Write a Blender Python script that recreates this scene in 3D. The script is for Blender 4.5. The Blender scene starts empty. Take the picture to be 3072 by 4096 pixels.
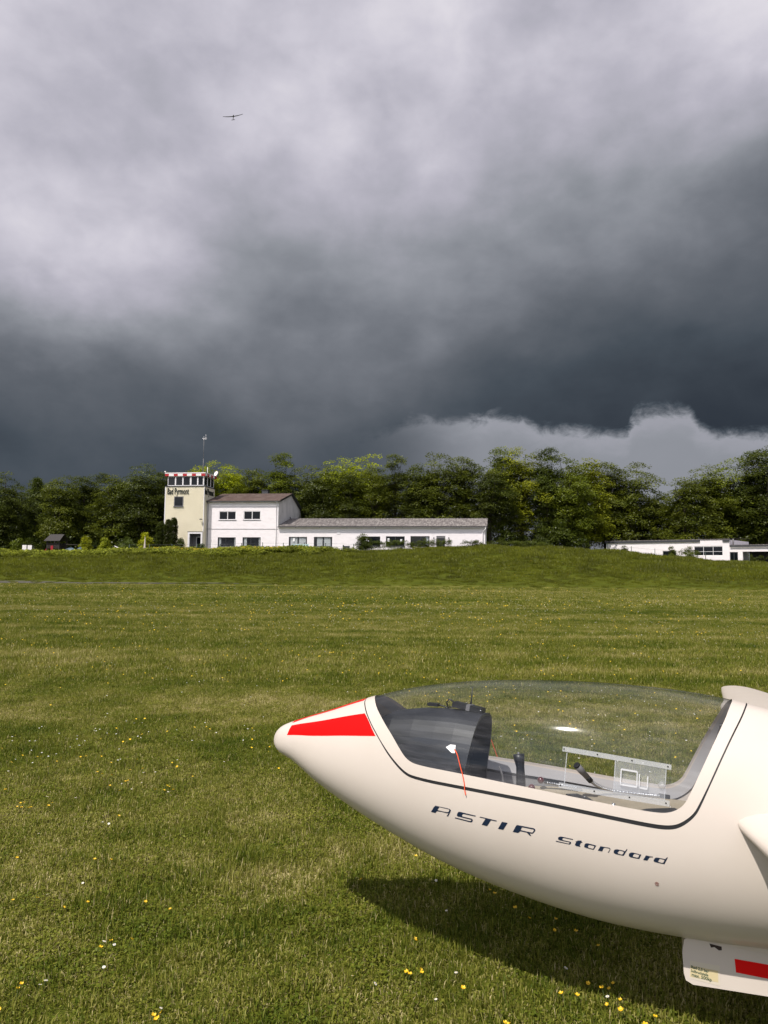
import bpy, bmesh, math, random
import numpy as np
from mathutils import Vector, Matrix
from mathutils.geometry import delaunay_2d_cdt
random.seed(7); rng = np.random.default_rng(11)
sc = bpy.context.scene
C = sc.collection
PI = math.pi
# ------------------------------------------------------------------ camera
cam_d = bpy.data.cameras.new('camera'); cam = bpy.data.objects.new('camera', cam_d); C.objects.link(cam); sc.camera = cam
cam_d.sensor_fit = 'VERTICAL'; cam_d.sensor_height = 36.0; cam_d.lens = 36 * 2870 / 4096
cam_d.clip_start = 0.05; cam_d.clip_end = 6000
PITCH = math.atan(222 / 2870); ROLL = 0.010
f0 = Vector((0, math.cos(PITCH), math.sin(PITCH))); u0 = Vector((0, -math.sin(PITCH), math.cos(PITCH))); r0 = Vector((1, 0, 0))
cr = r0 * math.cos(ROLL) + u0 * math.sin(ROLL); cu = u0 * math.cos(ROLL) - r0 * math.sin(ROLL)
M = Matrix((cr, cu, -f0)).transposed().to_4x4(); M.translation = Vector((0, 0, 1.6)); cam.matrix_world = M
# ------------------------------------------------------------------ sun
SUN = Vector((-0.3389, -0.4126, 0.8455)).normalized()
sd = bpy.data.lights.new('sun', 'SUN'); sun = bpy.data.objects.new('sun', sd); C.objects.link(sun)
sd.energy = 4.1; sd.angle = math.radians(0.53); sd.color = (1.0, 0.945, 0.87)
sun.rotation_euler = SUN.to_track_quat('Z', 'Y').to_euler(); sun.location = (-20, -25, 50)
# ------------------------------------------------------------------ sky (world)
SKYT = [[72, 72, 73, 76, 82, 100, 143, 190, 212, 205, 204, 202, 197, 199, 199, 199], [73, 73, 74, 76, 85, 100, 119, 153, 180, 190, 191, 199, 197, 194, 198, 198], [76, 77, 77, 77, 83, 103, 119, 139, 148, 154, 171, 191, 198, 199, 201, 201], [82, 82, 81, 80, 83, 103, 122, 135, 142, 155, 180, 195, 202, 208, 206, 205], [71, 71, 71, 71, 72, 82, 102, 125, 147, 152, 172, 193, 199, 203, 205, 205], [59, 59, 59, 59, 61, 69, 87, 107, 131, 145, 166, 194, 204, 201, 196, 196], [51, 51, 51, 51, 52, 59, 76, 94, 110, 133, 160, 187, 194, 196, 200, 200], [46, 46, 46, 46, 46, 55, 73, 86, 104, 122, 142, 169, 195, 205, 207, 207]]
EDGE = [(-4.81, 10.07), (-0.07, 10.9), (3.24, 11.9), (5.25, 11.77), (10.21, 11.92), (11.77, 11.37), (12.92, 10.95), (15.58, 10.99), (16.88, 10.61), (18.35, 10.48), (19.28, 11.61), (21.25, 11.96), (23.15, 11.72), (23.98, 10.61), (26.45, 9.89), (28.39, 9.78)]
def lin(c):
    c = c / 255.0
    return c / 12.92 if c <= .04045 else ((c + .055) / 1.055) ** 2.4
world = bpy.data.worlds.new('World'); sc.world = world; world.use_nodes = True
nt = world.node_tree; nt.nodes.clear()
def N(t, tree=None, **k):
    n = (tree or nt).nodes.new(t)
    for a, b in k.items(): setattr(n, a, b)
    return n
def L(a, b, tree=None): (tree or nt).links.new(a, b)
def mth(op, a, b=None, c=None, tree=None, clamp=False):
    n = N('ShaderNodeMath', tree, operation=op); n.use_clamp = clamp
    for i, v in enumerate((a, b, c)):
        if v is None: continue
        if isinstance(v, (int, float)): n.inputs[i].default_value = v
        else: L(v, n.inputs[i], tree)
    return n.outputs[0]
def sstep(x, lo, hi, tree=None, inter='SMOOTHSTEP', a=0., b=1.):
    n = N('ShaderNodeMapRange', tree, interpolation_type=inter)
    n.inputs['From Min'].default_value = lo; n.inputs['From Max'].default_value = hi
    n.inputs['To Min'].default_value = a; n.inputs['To Max'].default_value = b
    L(x, n.inputs['Value'], tree); return n.outputs['Result']
def mixf(f, a, b, tree=None):
    n = N('ShaderNodeMix', tree, data_type='FLOAT')
    for i, v in ((0, f), (2, a), (3, b)):
        if isinstance(v, (int, float)): n.inputs[i].default_value = v
        else: L(v, n.inputs[i], tree)
    return n.outputs[0]
def mixc(f, a, b, tree=None, blend='MIX'):
    n = N('ShaderNodeMix', tree, data_type='RGBA', blend_type=blend)
    for i, v in ((0, f), (6, a), (7, b)):
        if isinstance(v, (int, float)): n.inputs[i].default_value = v
        elif isinstance(v, tuple): n.inputs[i].default_value = (*v[:3], 1)
        else: L(v, n.inputs[i], tree)
    return n.outputs[2]
def noise(vec, scale, detail=4, rough=.55, tree=None, dist=0., dim='3D', w=0.):
    n = N('ShaderNodeTexNoise', tree, noise_dimensions=dim)
    if vec is not None: L(vec, n.inputs['Vector'], tree)
    if dim == '4D': n.inputs['W'].default_value = w
    n.inputs['Scale'].default_value = scale; n.inputs['Detail'].default_value = detail
    n.inputs['Roughness'].default_value = rough; n.inputs['Distortion'].default_value = dist
    return n
tc = N('ShaderNodeTexCoord'); DIR = tc.outputs['Generated']
def mapv(vec, scale, loc=(0, 0, 0), tree=None):
    m = N('ShaderNodeMapping', tree); L(vec, m.inputs['Vector'], tree)
    m.inputs['Scale'].default_value = scale; m.inputs['Location'].default_value = loc
    return m.outputs[0]
sx = N('ShaderNodeSeparateXYZ'); L(DIR, sx.inputs[0])
X_, Y_, Z_ = sx.outputs
az = mth('MULTIPLY', mth('ARCTAN2', X_, Y_), 57.2958)
el = mth('MULTIPLY', mth('ARCSINE', Z_), 57.2958)
dv = mapv(DIR, (1, 1, 1.7))
nA = noise(dv, 3.0, 5, .55, dim='4D', w=1.3).outputs['Fac']
nB = noise(dv, 3.4, 5, .55, dim='4D', w=7.7).outputs['Fac']
nC = noise(dv, 13, 5, .6, dim='4D', w=3.1).outputs['Fac']
nD = noise(dv, 15, 6, .62, dim='4D', w=9.1).outputs['Fac']
waz = mth('ADD', az, mth('ADD', mth('MULTIPLY_ADD', nA, 13, -6.5), mth('MULTIPLY_ADD', nC, 3.4, -1.7)))
wel = mth('ADD', el, mth('ADD', mth('MULTIPLY_ADD', nB, 7, -3.5), mth('MULTIPLY_ADD', nD, 2.2, -1.1)))
eln = sstep(wel, -2, 42, inter='LINEAR')
azs = [-27, -19, -11, -4, 4, 11, 19, 27]
acc = None
for i, row in enumerate(SKYT):
    r = N('ShaderNodeValToRGB'); r.color_ramp.interpolation = 'B_SPLINE'
    e = r.color_ramp.elements
    while len(e) < 16: e.new(.5)
    for k, v in enumerate(row):
        e[k].position = k / 15; e[k].color = (v / 255, v / 255, v / 255, 1)
    L(eln, r.inputs['Fac'])
    sp = N('ShaderNodeSeparateColor'); L(r.outputs['Color'], sp.inputs[0]); v = sp.outputs[0]
    acc = v if acc is None else mixf(sstep(waz, azs[i - 1], azs[i]), acc, v)
# fine structure of the cloud deck: soft billows and streaks of scud
nE = noise(mapv(DIR, (1, 1, 1.35)), 4.2, 6, .48, dist=.15).outputs['Fac']
nF = noise(mapv(DIR, (1.2, 1.2, 1.7), (3, 1, 2)), 12, 5, .5, dist=.2).outputs['Fac']
det = mth('ADD', mth('MULTIPLY_ADD', nE, .66, -.33), mth('MULTIPLY_ADD', nF, .22, -.11))
lum = mth('MULTIPLY', acc, mth('ADD', det, 1.0))
# pale gap under the ragged cloud base on the right
fc = N('ShaderNodeFloatCurve'); cv = fc.mapping.curves[0]
pts = [((a + 6) / 36, (b - 8) / 6) for a, b in EDGE]
while len(cv.points) < len(pts): cv.points.new(.5, .5)
for p, (a, b) in zip(cv.points, pts): p.location = (a, b); p.handle_type = 'AUTO'
fc.mapping.update()
L(sstep(mth('ADD', az, mth('MULTIPLY_ADD', nD, 2.0, -1.0)), -6, 30, inter='LINEAR'), fc.inputs['Value'])
nG = noise(dv, 30, 6, .68, dist=.6).outputs['Fac']
edge = mth('ADD', mth('MULTIPLY_ADD', fc.outputs[0], 6, 8), mth('ADD', mth('MULTIPLY_ADD', nD, 2.0, -1.0), mth('MULTIPLY_ADD', nG, 2.0, -1.0)))
below = mth('SUBTRACT', edge, el)
msk = mth('MULTIPLY', sstep(below, -.55, .75), sstep(mth('ADD', az, mth('MULTIPLY_ADD', nA, 6, -3)), -5, 9))
patch = mth('MULTIPLY_ADD', mth('SUBTRACT', nE, .5), .10, .57)
rim = mth('MULTIPLY', sstep(below, 2.6, .3), .05)
lum = mixf(msk, lum, mth('ADD', patch, rim))
# outside the photograph's view the same deck goes on, breaking up behind the camera
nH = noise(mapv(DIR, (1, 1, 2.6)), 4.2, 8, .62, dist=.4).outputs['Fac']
gen = sstep(nH, .38, .62, inter='LINEAR', a=.50, b=1.0)
front = sstep(Y_, .15, .62)
gen = mth('MULTIPLY', gen, sstep(Y_, .1, -.5, a=.62, b=1.0))
lum = mixf(front, gen, lum)
cr_ = N('ShaderNodeValToRGB'); e = cr_.color_ramp.elements
stops = [(0, (0, 0, 0)), (46, (43, 50, 60)), (60, (55, 62, 71)), (78, (71, 79, 88)), (105, (97, 102, 110)), (125, (118, 122, 130)), (150, (145, 148, 156)), (185, (183, 181, 193)), (205, (205, 202, 213)), (235, (235, 231, 237)), (255, (255, 255, 255))]
while len(e) < len(stops): e.new(.5)
for k, (p, c) in enumerate(stops): e[k].position = p / 255; e[k].color = (*[lin(q) for q in c], 1)
L(lum, cr_.inputs['Fac'])
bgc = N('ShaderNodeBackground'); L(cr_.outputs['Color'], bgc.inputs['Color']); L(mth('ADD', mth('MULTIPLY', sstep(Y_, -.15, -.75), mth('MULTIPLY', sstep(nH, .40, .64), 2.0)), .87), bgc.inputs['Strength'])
sky = N('ShaderNodeTexSky', sky_type='NISHITA', sun_disc=False)
sky.sun_elevation = math.asin(SUN.z); sky.sun_rotation = math.atan2(SUN.x, SUN.y); sky.altitude = 300; sky.air_density = 1.0; sky.dust_density = 1.5
bgs = N('ShaderNodeBackground'); L(sky.outputs['Color'], bgs.inputs['Color']); bgs.inputs['Strength'].default_value = 0.12
nI = noise(mapv(DIR, (1, 1, 1.8), (5, 2, 1)), 2.4, 8, .6).outputs['Fac']
blue = mth('MULTIPLY', sstep(Y_, .05, -.35), sstep(nI, .54, .42))
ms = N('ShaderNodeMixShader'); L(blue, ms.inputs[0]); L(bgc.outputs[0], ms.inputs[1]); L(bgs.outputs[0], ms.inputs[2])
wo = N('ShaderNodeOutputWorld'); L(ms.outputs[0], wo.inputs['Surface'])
world.cycles.sampling_method = 'MANUAL'; world.cycles.sample_map_resolution = 1024
# ------------------------------------------------------------------ colour management, sampling
sc.view_settings.view_transform = 'Standard'; sc.view_settings.look = 'None'; sc.view_settings.exposure = 0.2; sc.view_settings.gamma = 1
sc.view_settings.use_curve_mapping = False
sc.render.engine = 'CYCLES'; sc.cycles.use_denoising = True; sc.cycles.max_bounces = 8; sc.cycles.transparent_max_bounces = 24
sc.cycles.sample_clamp_indirect = 6; sc.cycles.use_adaptive_sampling = True; sc.cycles.adaptive_threshold = .01
# ------------------------------------------------------------------ helpers
def tag(o, label=None, cat=None, group=None, kind=None):
    if label: o['label'] = label
    if cat: o['category'] = cat
    if group: o['group'] = group
    if kind: o['kind'] = kind
    return o
def link(name, me, parent=None):
    o = bpy.data.objects.new(name, me); C.objects.link(o)
    if parent: o.parent = parent
    return o
def empty(name, loc=(0, 0, 0), rz=0, label=None, cat=None, group=None):
    o = bpy.data.objects.new(name, None); C.objects.link(o); o.location = loc; o.rotation_euler = (0, 0, rz)
    o.empty_display_size = .2
    return tag(o, label, cat, group)
def np_mesh(name, v, quads, mats, smooth=False, attrs=None, midx=None):
    """fast mesh from numpy arrays; quads is (n,3) or (n,4)"""
    v = np.asarray(v, dtype=np.float32); q = np.asarray(quads, dtype=np.int32); k = q.shape[1]
    me = bpy.data.meshes.new(name); me.vertices.add(len(v)); me.vertices.foreach_set('co', v.ravel())
    me.loops.add(q.size); me.loops.foreach_set('vertex_index', q.ravel())
    me.polygons.add(len(q)); me.polygons.foreach_set('loop_start', np.arange(0, q.size, k, dtype=np.int32))
    if midx is not None: me.polygons.foreach_set('material_index', np.asarray(midx, dtype=np.int32))
    me.update(calc_edges=True)
    if attrs:
        for nm, (typ, dat) in attrs.items():
            a = me.attributes.new(nm, typ, 'POINT'); a.data.foreach_set('value', np.asarray(dat, dtype=np.float32).ravel())
    for m in mats: me.materials.append(m)
    if smooth: me.polygons.foreach_set('use_smooth', np.ones(len(q), dtype=bool))
    return me
class MB:
    """collects boxes, tubes and polygons in one part"""
    def __init__(s): s.v = []; s.f = []; s.m = []; s.sm = []
    def face(s, pts, m=0, smooth=False):
        b = len(s.v); s.v += [tuple(p) for p in pts]; s.f.append(list(range(b, b + len(pts)))); s.m.append(m); s.sm.append(smooth); return s
    def box(s, x0, x1, y0, y1, z0, z1, m=0):
        b = len(s.v); s.v += [(x, y, z) for z in (z0, z1) for y in (y0, y1) for x in (x0, x1)]
        for q in ((0, 2, 3, 1), (4, 5, 7, 6), (0, 1, 5, 4), (2, 6, 7, 3), (0, 4, 6, 2), (1, 3, 7, 5)):
            s.f.append([b + i for i in q]); s.m.append(m); s.sm.append(False)
        return s
    def obox(s, c, ax, ay, az_, m=0):
        c, ax, ay, az_ = map(Vector, (c, ax, ay, az_)); b = len(s.v)
        s.v += [tuple(c + ax * i + ay * j + az_ * k) for k in (-1, 1) for j in (-1, 1) for i in (-1, 1)]
        for q in ((0, 2, 3, 1), (4, 5, 7, 6), (0, 1, 5, 4), (2, 6, 7, 3), (0, 4, 6, 2), (1, 3, 7, 5)):
            s.f.append([b + i for i in q]); s.m.append(m); s.sm.append(False)
        return s
    def tube(s, pts, rad, n=8, m=0, cap=True):
        pts = [Vector(p) for p in pts]; rad = rad if isinstance(rad, (list, tuple)) else [rad] * len(pts)
        rings = []; pr = None
        for i, p in enumerate(pts):
            t = (pts[min(i + 1, len(pts) - 1)] - pts[max(i - 1, 0)]).normalized()
            a = pr if pr else (Vector((0, 0, 1)) if abs(t.z) < .9 else Vector((1, 0, 0)))
            x = (a - t * a.dot(t)).normalized(); y = t.cross(x); pr = x
            b = len(s.v); s.v += [tuple(p + (x * math.cos(2 * PI * k / n) + y * math.sin(2 * PI * k / n)) * rad[i]) for k in range(n)]
            rings.append(b)
        for a, b in zip(rings, rings[1:]):
            for k in range(n): s.f.append([a + k, a + (k + 1) % n, b + (k + 1) % n, b + k]); s.m.append(m); s.sm.append(True)
        if cap:
            s.f.append([rings[0] + k for k in range(n)][::-1]); s.m.append(m); s.sm.append(False)
            s.f.append([rings[-1] + k for k in range(n)]); s.m.append(m); s.sm.append(False)
        return s
    def lathe(s, c, prof, n=16, m=0, axis=Vector((0, 0, 1))):
        c = Vector(c); axis = Vector(axis).normalized(); a = Vector((0, 0, 1)) if abs(axis.z) < .9 else Vector((1, 0, 0))
        x = (a - axis * a.dot(axis)).normalized(); y = axis.cross(x); rings = []
        for r, h in prof:
            rings.append(len(s.v)); s.v += [tuple(c + axis * h + (x * math.cos(2 * PI * k / n) + y * math.sin(2 * PI * k / n)) * max(r, 1e-4)) for k in range(n)]
        for a_, b in zip(rings, rings[1:]):
            for k in range(n): s.f.append([a_ + k, a_ + (k + 1) % n, b + (k + 1) % n, b + k]); s.m.append(m); s.sm.append(True)
        return s
    def build(s, name, mats, parent=None, bevel=0, label=None, smooth=None):
        if not isinstance(mats, (list, tuple)): mats = [mats]
        me = bpy.data.meshes.new(name); me.from_pydata(s.v, [], s.f)
        for m in mats: me.materials.append(m)
        me.polygons.foreach_set('material_index', s.m); me.polygons.foreach_set('use_smooth', s.sm if smooth is None else [smooth] * len(s.f))
        bm = bmesh.new(); bm.from_mesh(me); bmesh.ops.recalc_face_normals(bm, faces=bm.faces)
        if bevel: bmesh.ops.bevel(bm, geom=list(bm.edges), offset=bevel, segments=2, affect='EDGES', clamp_overlap=True)
        bm.to_mesh(me); bm.free(); me.update()
        o = link(name, me, parent)
        if label: o['label'] = label
        return o
def curve_pts(P, n=8):
    P = [Vector(p) for p in P]; out = []
    for i in range(len(P) - 1):
        a, b, c, d = P[max(i - 1, 0)], P[i], P[i + 1], P[min(i + 2, len(P) - 1)]
        for k in range(n):
            t = k / n; out.append(.5 * ((2 * b) + (c - a) * t + (2 * a - 5 * b + 4 * c - d) * t * t + (-a + 3 * b - 3 * c + d) * t ** 3))
    return out + [P[-1]]
# ------------------------------------------------------------------ materials
def mat(name, col=(.5, .5, .5), rough=.6, metal=0., spec=.5, coat=0., fn=None):
    m = bpy.data.materials.new(name); m.use_nodes = True; t = m.node_tree; b = t.nodes['Principled BSDF']
    b.inputs['Base Color'].default_value = (*col, 1); b.inputs['Roughness'].default_value = rough; b.inputs['Metallic'].default_value = metal
    b.inputs['Specular IOR Level'].default_value = spec; b.inputs['Coat Weight'].default_value = coat; b.inputs['Coat Roughness'].default_value = .06
    if fn: fn(t, b)
    return m
def vary(amount=.12, scale=3., col2=None, rough_amt=0., bump=0., bscale=40., stretch=(1, 1, 1), gen='Object'):
    def fn(t, b):
        tcn = N('ShaderNodeTexCoord', t); v = mapv(tcn.outputs[gen], stretch, tree=t)
        n = noise(v, scale, 6, .6, t).outputs['Fac']; base = tuple(b.inputs['Base Color'].default_value)[:3]
        c2 = col2 or tuple(x * (1 - amount * 2) for x in base)
        L(mixc(sstep(n, .35, .75, t), base, c2, t), b.inputs['Base Color'], t)
        if rough_amt: L(mth('ADD', mth('MULTIPLY', n, rough_amt, tree=t), b.inputs['Roughness'].default_value - rough_amt / 2, tree=t), b.inputs['Roughness'], t)
        if bump:
            n2 = noise(v, bscale, 5, .6, t).outputs['Fac']; bp = N('ShaderNodeBump', t); bp.inputs['Strength'].default_value = bump; bp.inputs['Distance'].default_value = .02
            L(n2, bp.inputs['Height'], t); L(bp.outputs[0], b.inputs['Normal'], t)
    return fn
M_ = {}
M_['gel'] = mat('cream_gelcoat', (.64, .567, .505), .36, spec=.25, coat=.05, fn=vary(.03, 2.2, (.615, .54, .475), .08))
M_['red'] = mat('red_paint', (.74, .002, .002), .45, spec=.15)
M_['navy'] = mat('navy_lettering', (.008, .018, .045), .35)
M_['seal'] = mat('black_rubber_seal', (.012, .012, .013), .45)
M_['cover'] = mat('charcoal_glare_cover', (.013, .015, .020), .5, fn=vary(.2, 6., bump=.04, bscale=300.))
M_['black'] = mat('black_plastic', (.006, .006, .007), .42)
M_['cockpit'] = mat('grey_cockpit_paint', (.22, .215, .22), .5, fn=vary(.08, 8., bump=.05))
M_['cockdark'] = mat('dark_cockpit_inside', (.03, .03, .032), .8)
M_['beige'] = mat('beige_upholstery', (.33, .28, .205), .92, fn=vary(.08, 12., bump=.35, bscale=260.))
M_['knob'] = mat('maroon_knob', (.09, .018, .02), .22, coat=.4)
M_['steel'] = mat('brushed_steel', (.55, .55, .56), .3, metal=1.)
M_['string'] = mat('orange_red_yarn', (.85, .10, .03), .8)
M_['white'] = mat('white_tape', (.86, .85, .86), .6)
M_['clearframe'] = None
def glassmat(name, tint, haze, hazecol=(.9, .9, .92), rough=.015, ior=1.47, scr=0.):
    m = bpy.data.materials.new(name); m.use_nodes = True; t = m.node_tree; t.nodes.clear()
    tr = N('ShaderNodeBsdfTransparent', t); tr.inputs[0].default_value = (*tint, 1)
    g1_ = N('ShaderNodeBsdfGlossy', t); g1_.inputs['Roughness'].default_value = rough; g2_ = N('ShaderNodeBsdfGlossy', t); g2_.inputs['Roughness'].default_value = min(.5, rough * 7); gl = N('ShaderNodeMixShader', t); gl.inputs[0].default_value = .14; L(g1_.outputs[0], gl.inputs[1], t); L(g2_.outputs[0], gl.inputs[2], t)
    df = N('ShaderNodeBsdfDiffuse', t); df.inputs[0].default_value = (*hazecol, 1)
    fr = N('ShaderNodeFresnel', t); gq = N('ShaderNodeNewGeometry', t); L(mixf(gq.outputs['Backfacing'], ior, 1 / ior, t), fr.inputs[0], t)
    m1 = N('ShaderNodeMixShader', t); L(tr.outputs[0], m1.inputs[1], t); L(df.outputs[0], m1.inputs[2], t)
    if scr:
        tcn = N('ShaderNodeTexCoord', t); v = mapv(tcn.outputs['Object'], (1.2, 3, 5), tree=t)
        n = noise(v, 3.2, 7, .62, t, .8).outputs['Fac']; L(sstep(n, .35, .8, t, a=haze, b=haze + scr), m1.inputs[0], t)
    else: m1.inputs[0].default_value = haze
    m2 = N('ShaderNodeMixShader', t); L(fr.outputs[0], m2.inputs[0], t); L(m1.outputs[0], m2.inputs[1], t); L(gl.outputs[0], m2.inputs[2], t)
    o = N('ShaderNodeOutputMaterial', t); L(m2.outputs[0], o.inputs[0], t); return m
M_['plexi'] = glassmat('plexiglass', (.925, .935, .945), .002, scr=.026, rough=.010)
M_['plexiclear'] = glassmat('clear_acrylic', (.90, .91, .92), .14, rough=.08)
M_['pane'] = mat('dark_window_glass', (.006, .008, .010), .08, spec=.22)
M_['wall'] = mat('white_painted_masonry', (.88, .82, .835), .9, fn=vary(.05, 1.2, (.80, .745, .755), bump=.25, bscale=14., stretch=(1, 1, 2.2)))
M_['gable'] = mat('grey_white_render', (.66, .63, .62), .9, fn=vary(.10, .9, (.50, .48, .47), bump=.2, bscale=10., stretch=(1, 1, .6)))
M_['siding'] = mat('cream_corrugated_siding', (.80, .735, .575), .55, fn=vary(.06, .6, (.75, .685, .53)))
M_['whitef'] = mat('white_window_frame', (.80, .77, .78), .5)
M_['checkred'] = mat('red_fascia_paint', (.42, .016, .022), .5)
M_['checkwhite'] = mat('white_fascia_paint', (.82, .77, .77), .5)
M_['dark'] = mat('dark_frame', (.02, .021, .024), .5)
M_['letter'] = mat('dark_green_letters', (.006, .012, .010), .5)
M_['roofbrown'] = mat('brown_corrugated_roof', (.085, .052, .042), .9, fn=vary(.2, 1.2, (.14, .10, .085), bump=.2))
M_['roofgrey'] = mat('weathered_fibre_cement', (.13, .112, .108), .95, fn=vary(.3, 2.2, (.33, .30, .28), bump=.3, stretch=(1.8, .35, 1)))
M_['gutter'] = mat('grey_gutter', (.16, .155, .16), .5)
M_['gutterdark'] = mat('dark_grey_gutter', (.05, .052, .058), .5)
M_['curtain'] = mat('white_net_curtain', (.8, .78, .78), .9)
M_['wood'] = mat('dark_brown_wood', (.035, .027, .022), .85, fn=vary(.2, 5.))
M_['slide'] = mat('red_plastic', (.34, .02, .03), .4)
M_['postgreen'] = mat('dark_green_post', (.012, .035, .025), .5)
M_['wire'] = mat('thin_grey_wire', (.12, .12, .12), .6)
M_['banner'] = mat('pale_green_banner', (.62, .72, .70), .7, fn=vary(.1, 2.5, (.25, .50, .47)))
M_['bluegrey'] = mat('blue_grey_plastic', (.11, .16, .20), .5)
M_['parasol'] = mat('cream_parasol_cloth', (.58, .50, .42), .9)
M_['blackgl'] = mat('dark_glider_underside', (.05, .05, .06), .5)
def leafmat(name, col, col2, spread=.35, objrand=False, trans=.35):
    """leaf colour from a per-leaf 'tone' attribute and a slow change through space"""
    m = bpy.data.materials.new(name); m.use_nodes = True; t = m.node_tree; t.nodes.clear()
    at = N('ShaderNodeAttribute', t, attribute_name='tone'); g = N('ShaderNodeNewGeometry', t)
    c = mixc(at.outputs['Fac'], col, col2, t)
    n = noise(g.outputs['Position'], .35, 4, .6, t).outputs['Fac']
    k = sstep(n, .3, .7, t, a=1 - spread, b=1 + spread)
    hs = N('ShaderNodeHueSaturation', t); L(c, hs.inputs['Color'], t); L(k, hs.inputs['Value'], t)
    if objrand:
        oi = N('ShaderNodeObjectInfo', t); col3 = mixc(1., hs.outputs[0], oi.outputs['Color'], t, 'MULTIPLY')
    else: col3 = hs.outputs[0]
    d = N('ShaderNodeBsdfDiffuse', t); L(col3, d.inputs[0], t); tl = N('ShaderNodeBsdfTranslucent', t); L(col3, tl.inputs[0], t)
    gl = N('ShaderNodeBsdfGlossy', t); gl.inputs['Roughness'].default_value = .45; gl.inputs[0].default_value = (.6, .6, .6, 1)
    m1 = N('ShaderNodeMixShader', t); m1.inputs[0].default_value = trans; L(d.outputs[0], m1.inputs[1], t); L(tl.outputs[0], m1.inputs[2], t)
    m2 = N('ShaderNodeMixShader', t); m2.inputs[0].default_value = .035; L(m1.outputs[0], m2.inputs[1], t); L(gl.outputs[0], m2.inputs[2], t)
    o = N('ShaderNodeOutputMaterial', t); L(m2.outputs[0], o.inputs[0], t); return m
M_['leaf'] = leafmat('tree_foliage', (.042, .058, .008), (.140, .158, .017), .28, True, .4)
M_['bark'] = mat('grey_brown_bark', (.06, .048, .038), .95, fn=vary(.2, 6., bump=.3))
# ------------------------------------------------------------------ ground
CX = [-400, -60, -45.9, -34, -25, -16, -4, 2, 12.4, 20, 26.8, 33, 40.9, 46, 70, 400]
CZ = [2.7, 2.62, 2.65, 2.7, 3.05, 3.25, 3.30, 3.70, 4.10, 4.22, 3.80, 3.12, 2.72, 2.45, 2.4, 2.4]
def ground_z(x, y):
    x = np.asarray(x, float); y = np.asarray(y, float)
    zc = np.interp(x, CX, CZ)
    t = np.clip((y - 58.5) / 27.5, 0, 1); t = t * t * (3 - 2 * t) * .45 + t * .55
    z = zc * t
    k = np.clip((y - 58.5) / 6, 0, 1) * np.clip((92 - y) / 6, 0, 1)
    z = z + k * (.10 * np.sin(x * .31 + y * .2) + .07 * np.sin(x * .83 - y * .4))
    a = np.clip((y - 88) / 6, 0, 1); return z * (1 - a) + (zc - .05) * a
xs = np.unique(np.round(np.concatenate([np.linspace(-70, 75, 291), np.linspace(-400, -70, 23), np.linspace(75, 400, 23), [-1500, -900, 900, 1500]]), 3))
ys = np.unique(np.round(np.concatenate([np.linspace(-20, 56, 77), np.linspace(56, 96, 81), np.linspace(96, 140, 12), np.linspace(150, 400, 8), [-400, -200, -80, 700, 1200, 2500]]), 3))
GX, GY = np.meshgrid(xs, ys); GZ = ground_z(GX, GY)
nx, ny = len(xs), len(ys); I = np.arange(nx * ny).reshape(ny, nx)
Q = np.stack([I[:-1, :-1], I[:-1, 1:], I[1:, 1:], I[1:, :-1]], -1).reshape(-1, 4)
def grass_colour(t, pos, tone=None):
    """mown turf colour: green, yellow-green and straw patches that stay where they are in the field"""
    big = noise(mapv(pos, (.05, .16, .05), tree=t), 1.0, 5, .6, t, .4).outputs['Fac']
    row = noise(mapv(pos, (.02, .55, .02), (3, 0, 0), tree=t), 1.0, 4, .6, t).outputs['Fac']
    med = noise(pos, 1.1, 6, .62, t, .3).outputs['Fac']
    fine = noise(pos, 9, 4, .6, t).outputs['Fac']
    s = mth('ADD', mth('MULTIPLY', big, .35, tree=t), mth('ADD', mth('MULTIPLY', med, .45, tree=t), mth('ADD', mth('MULTIPLY_ADD', row, .40, -.075, tree=t), mth('MULTIPLY', fine, .12, tree=t), tree=t), tree=t), tree=t)
    return s
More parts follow.
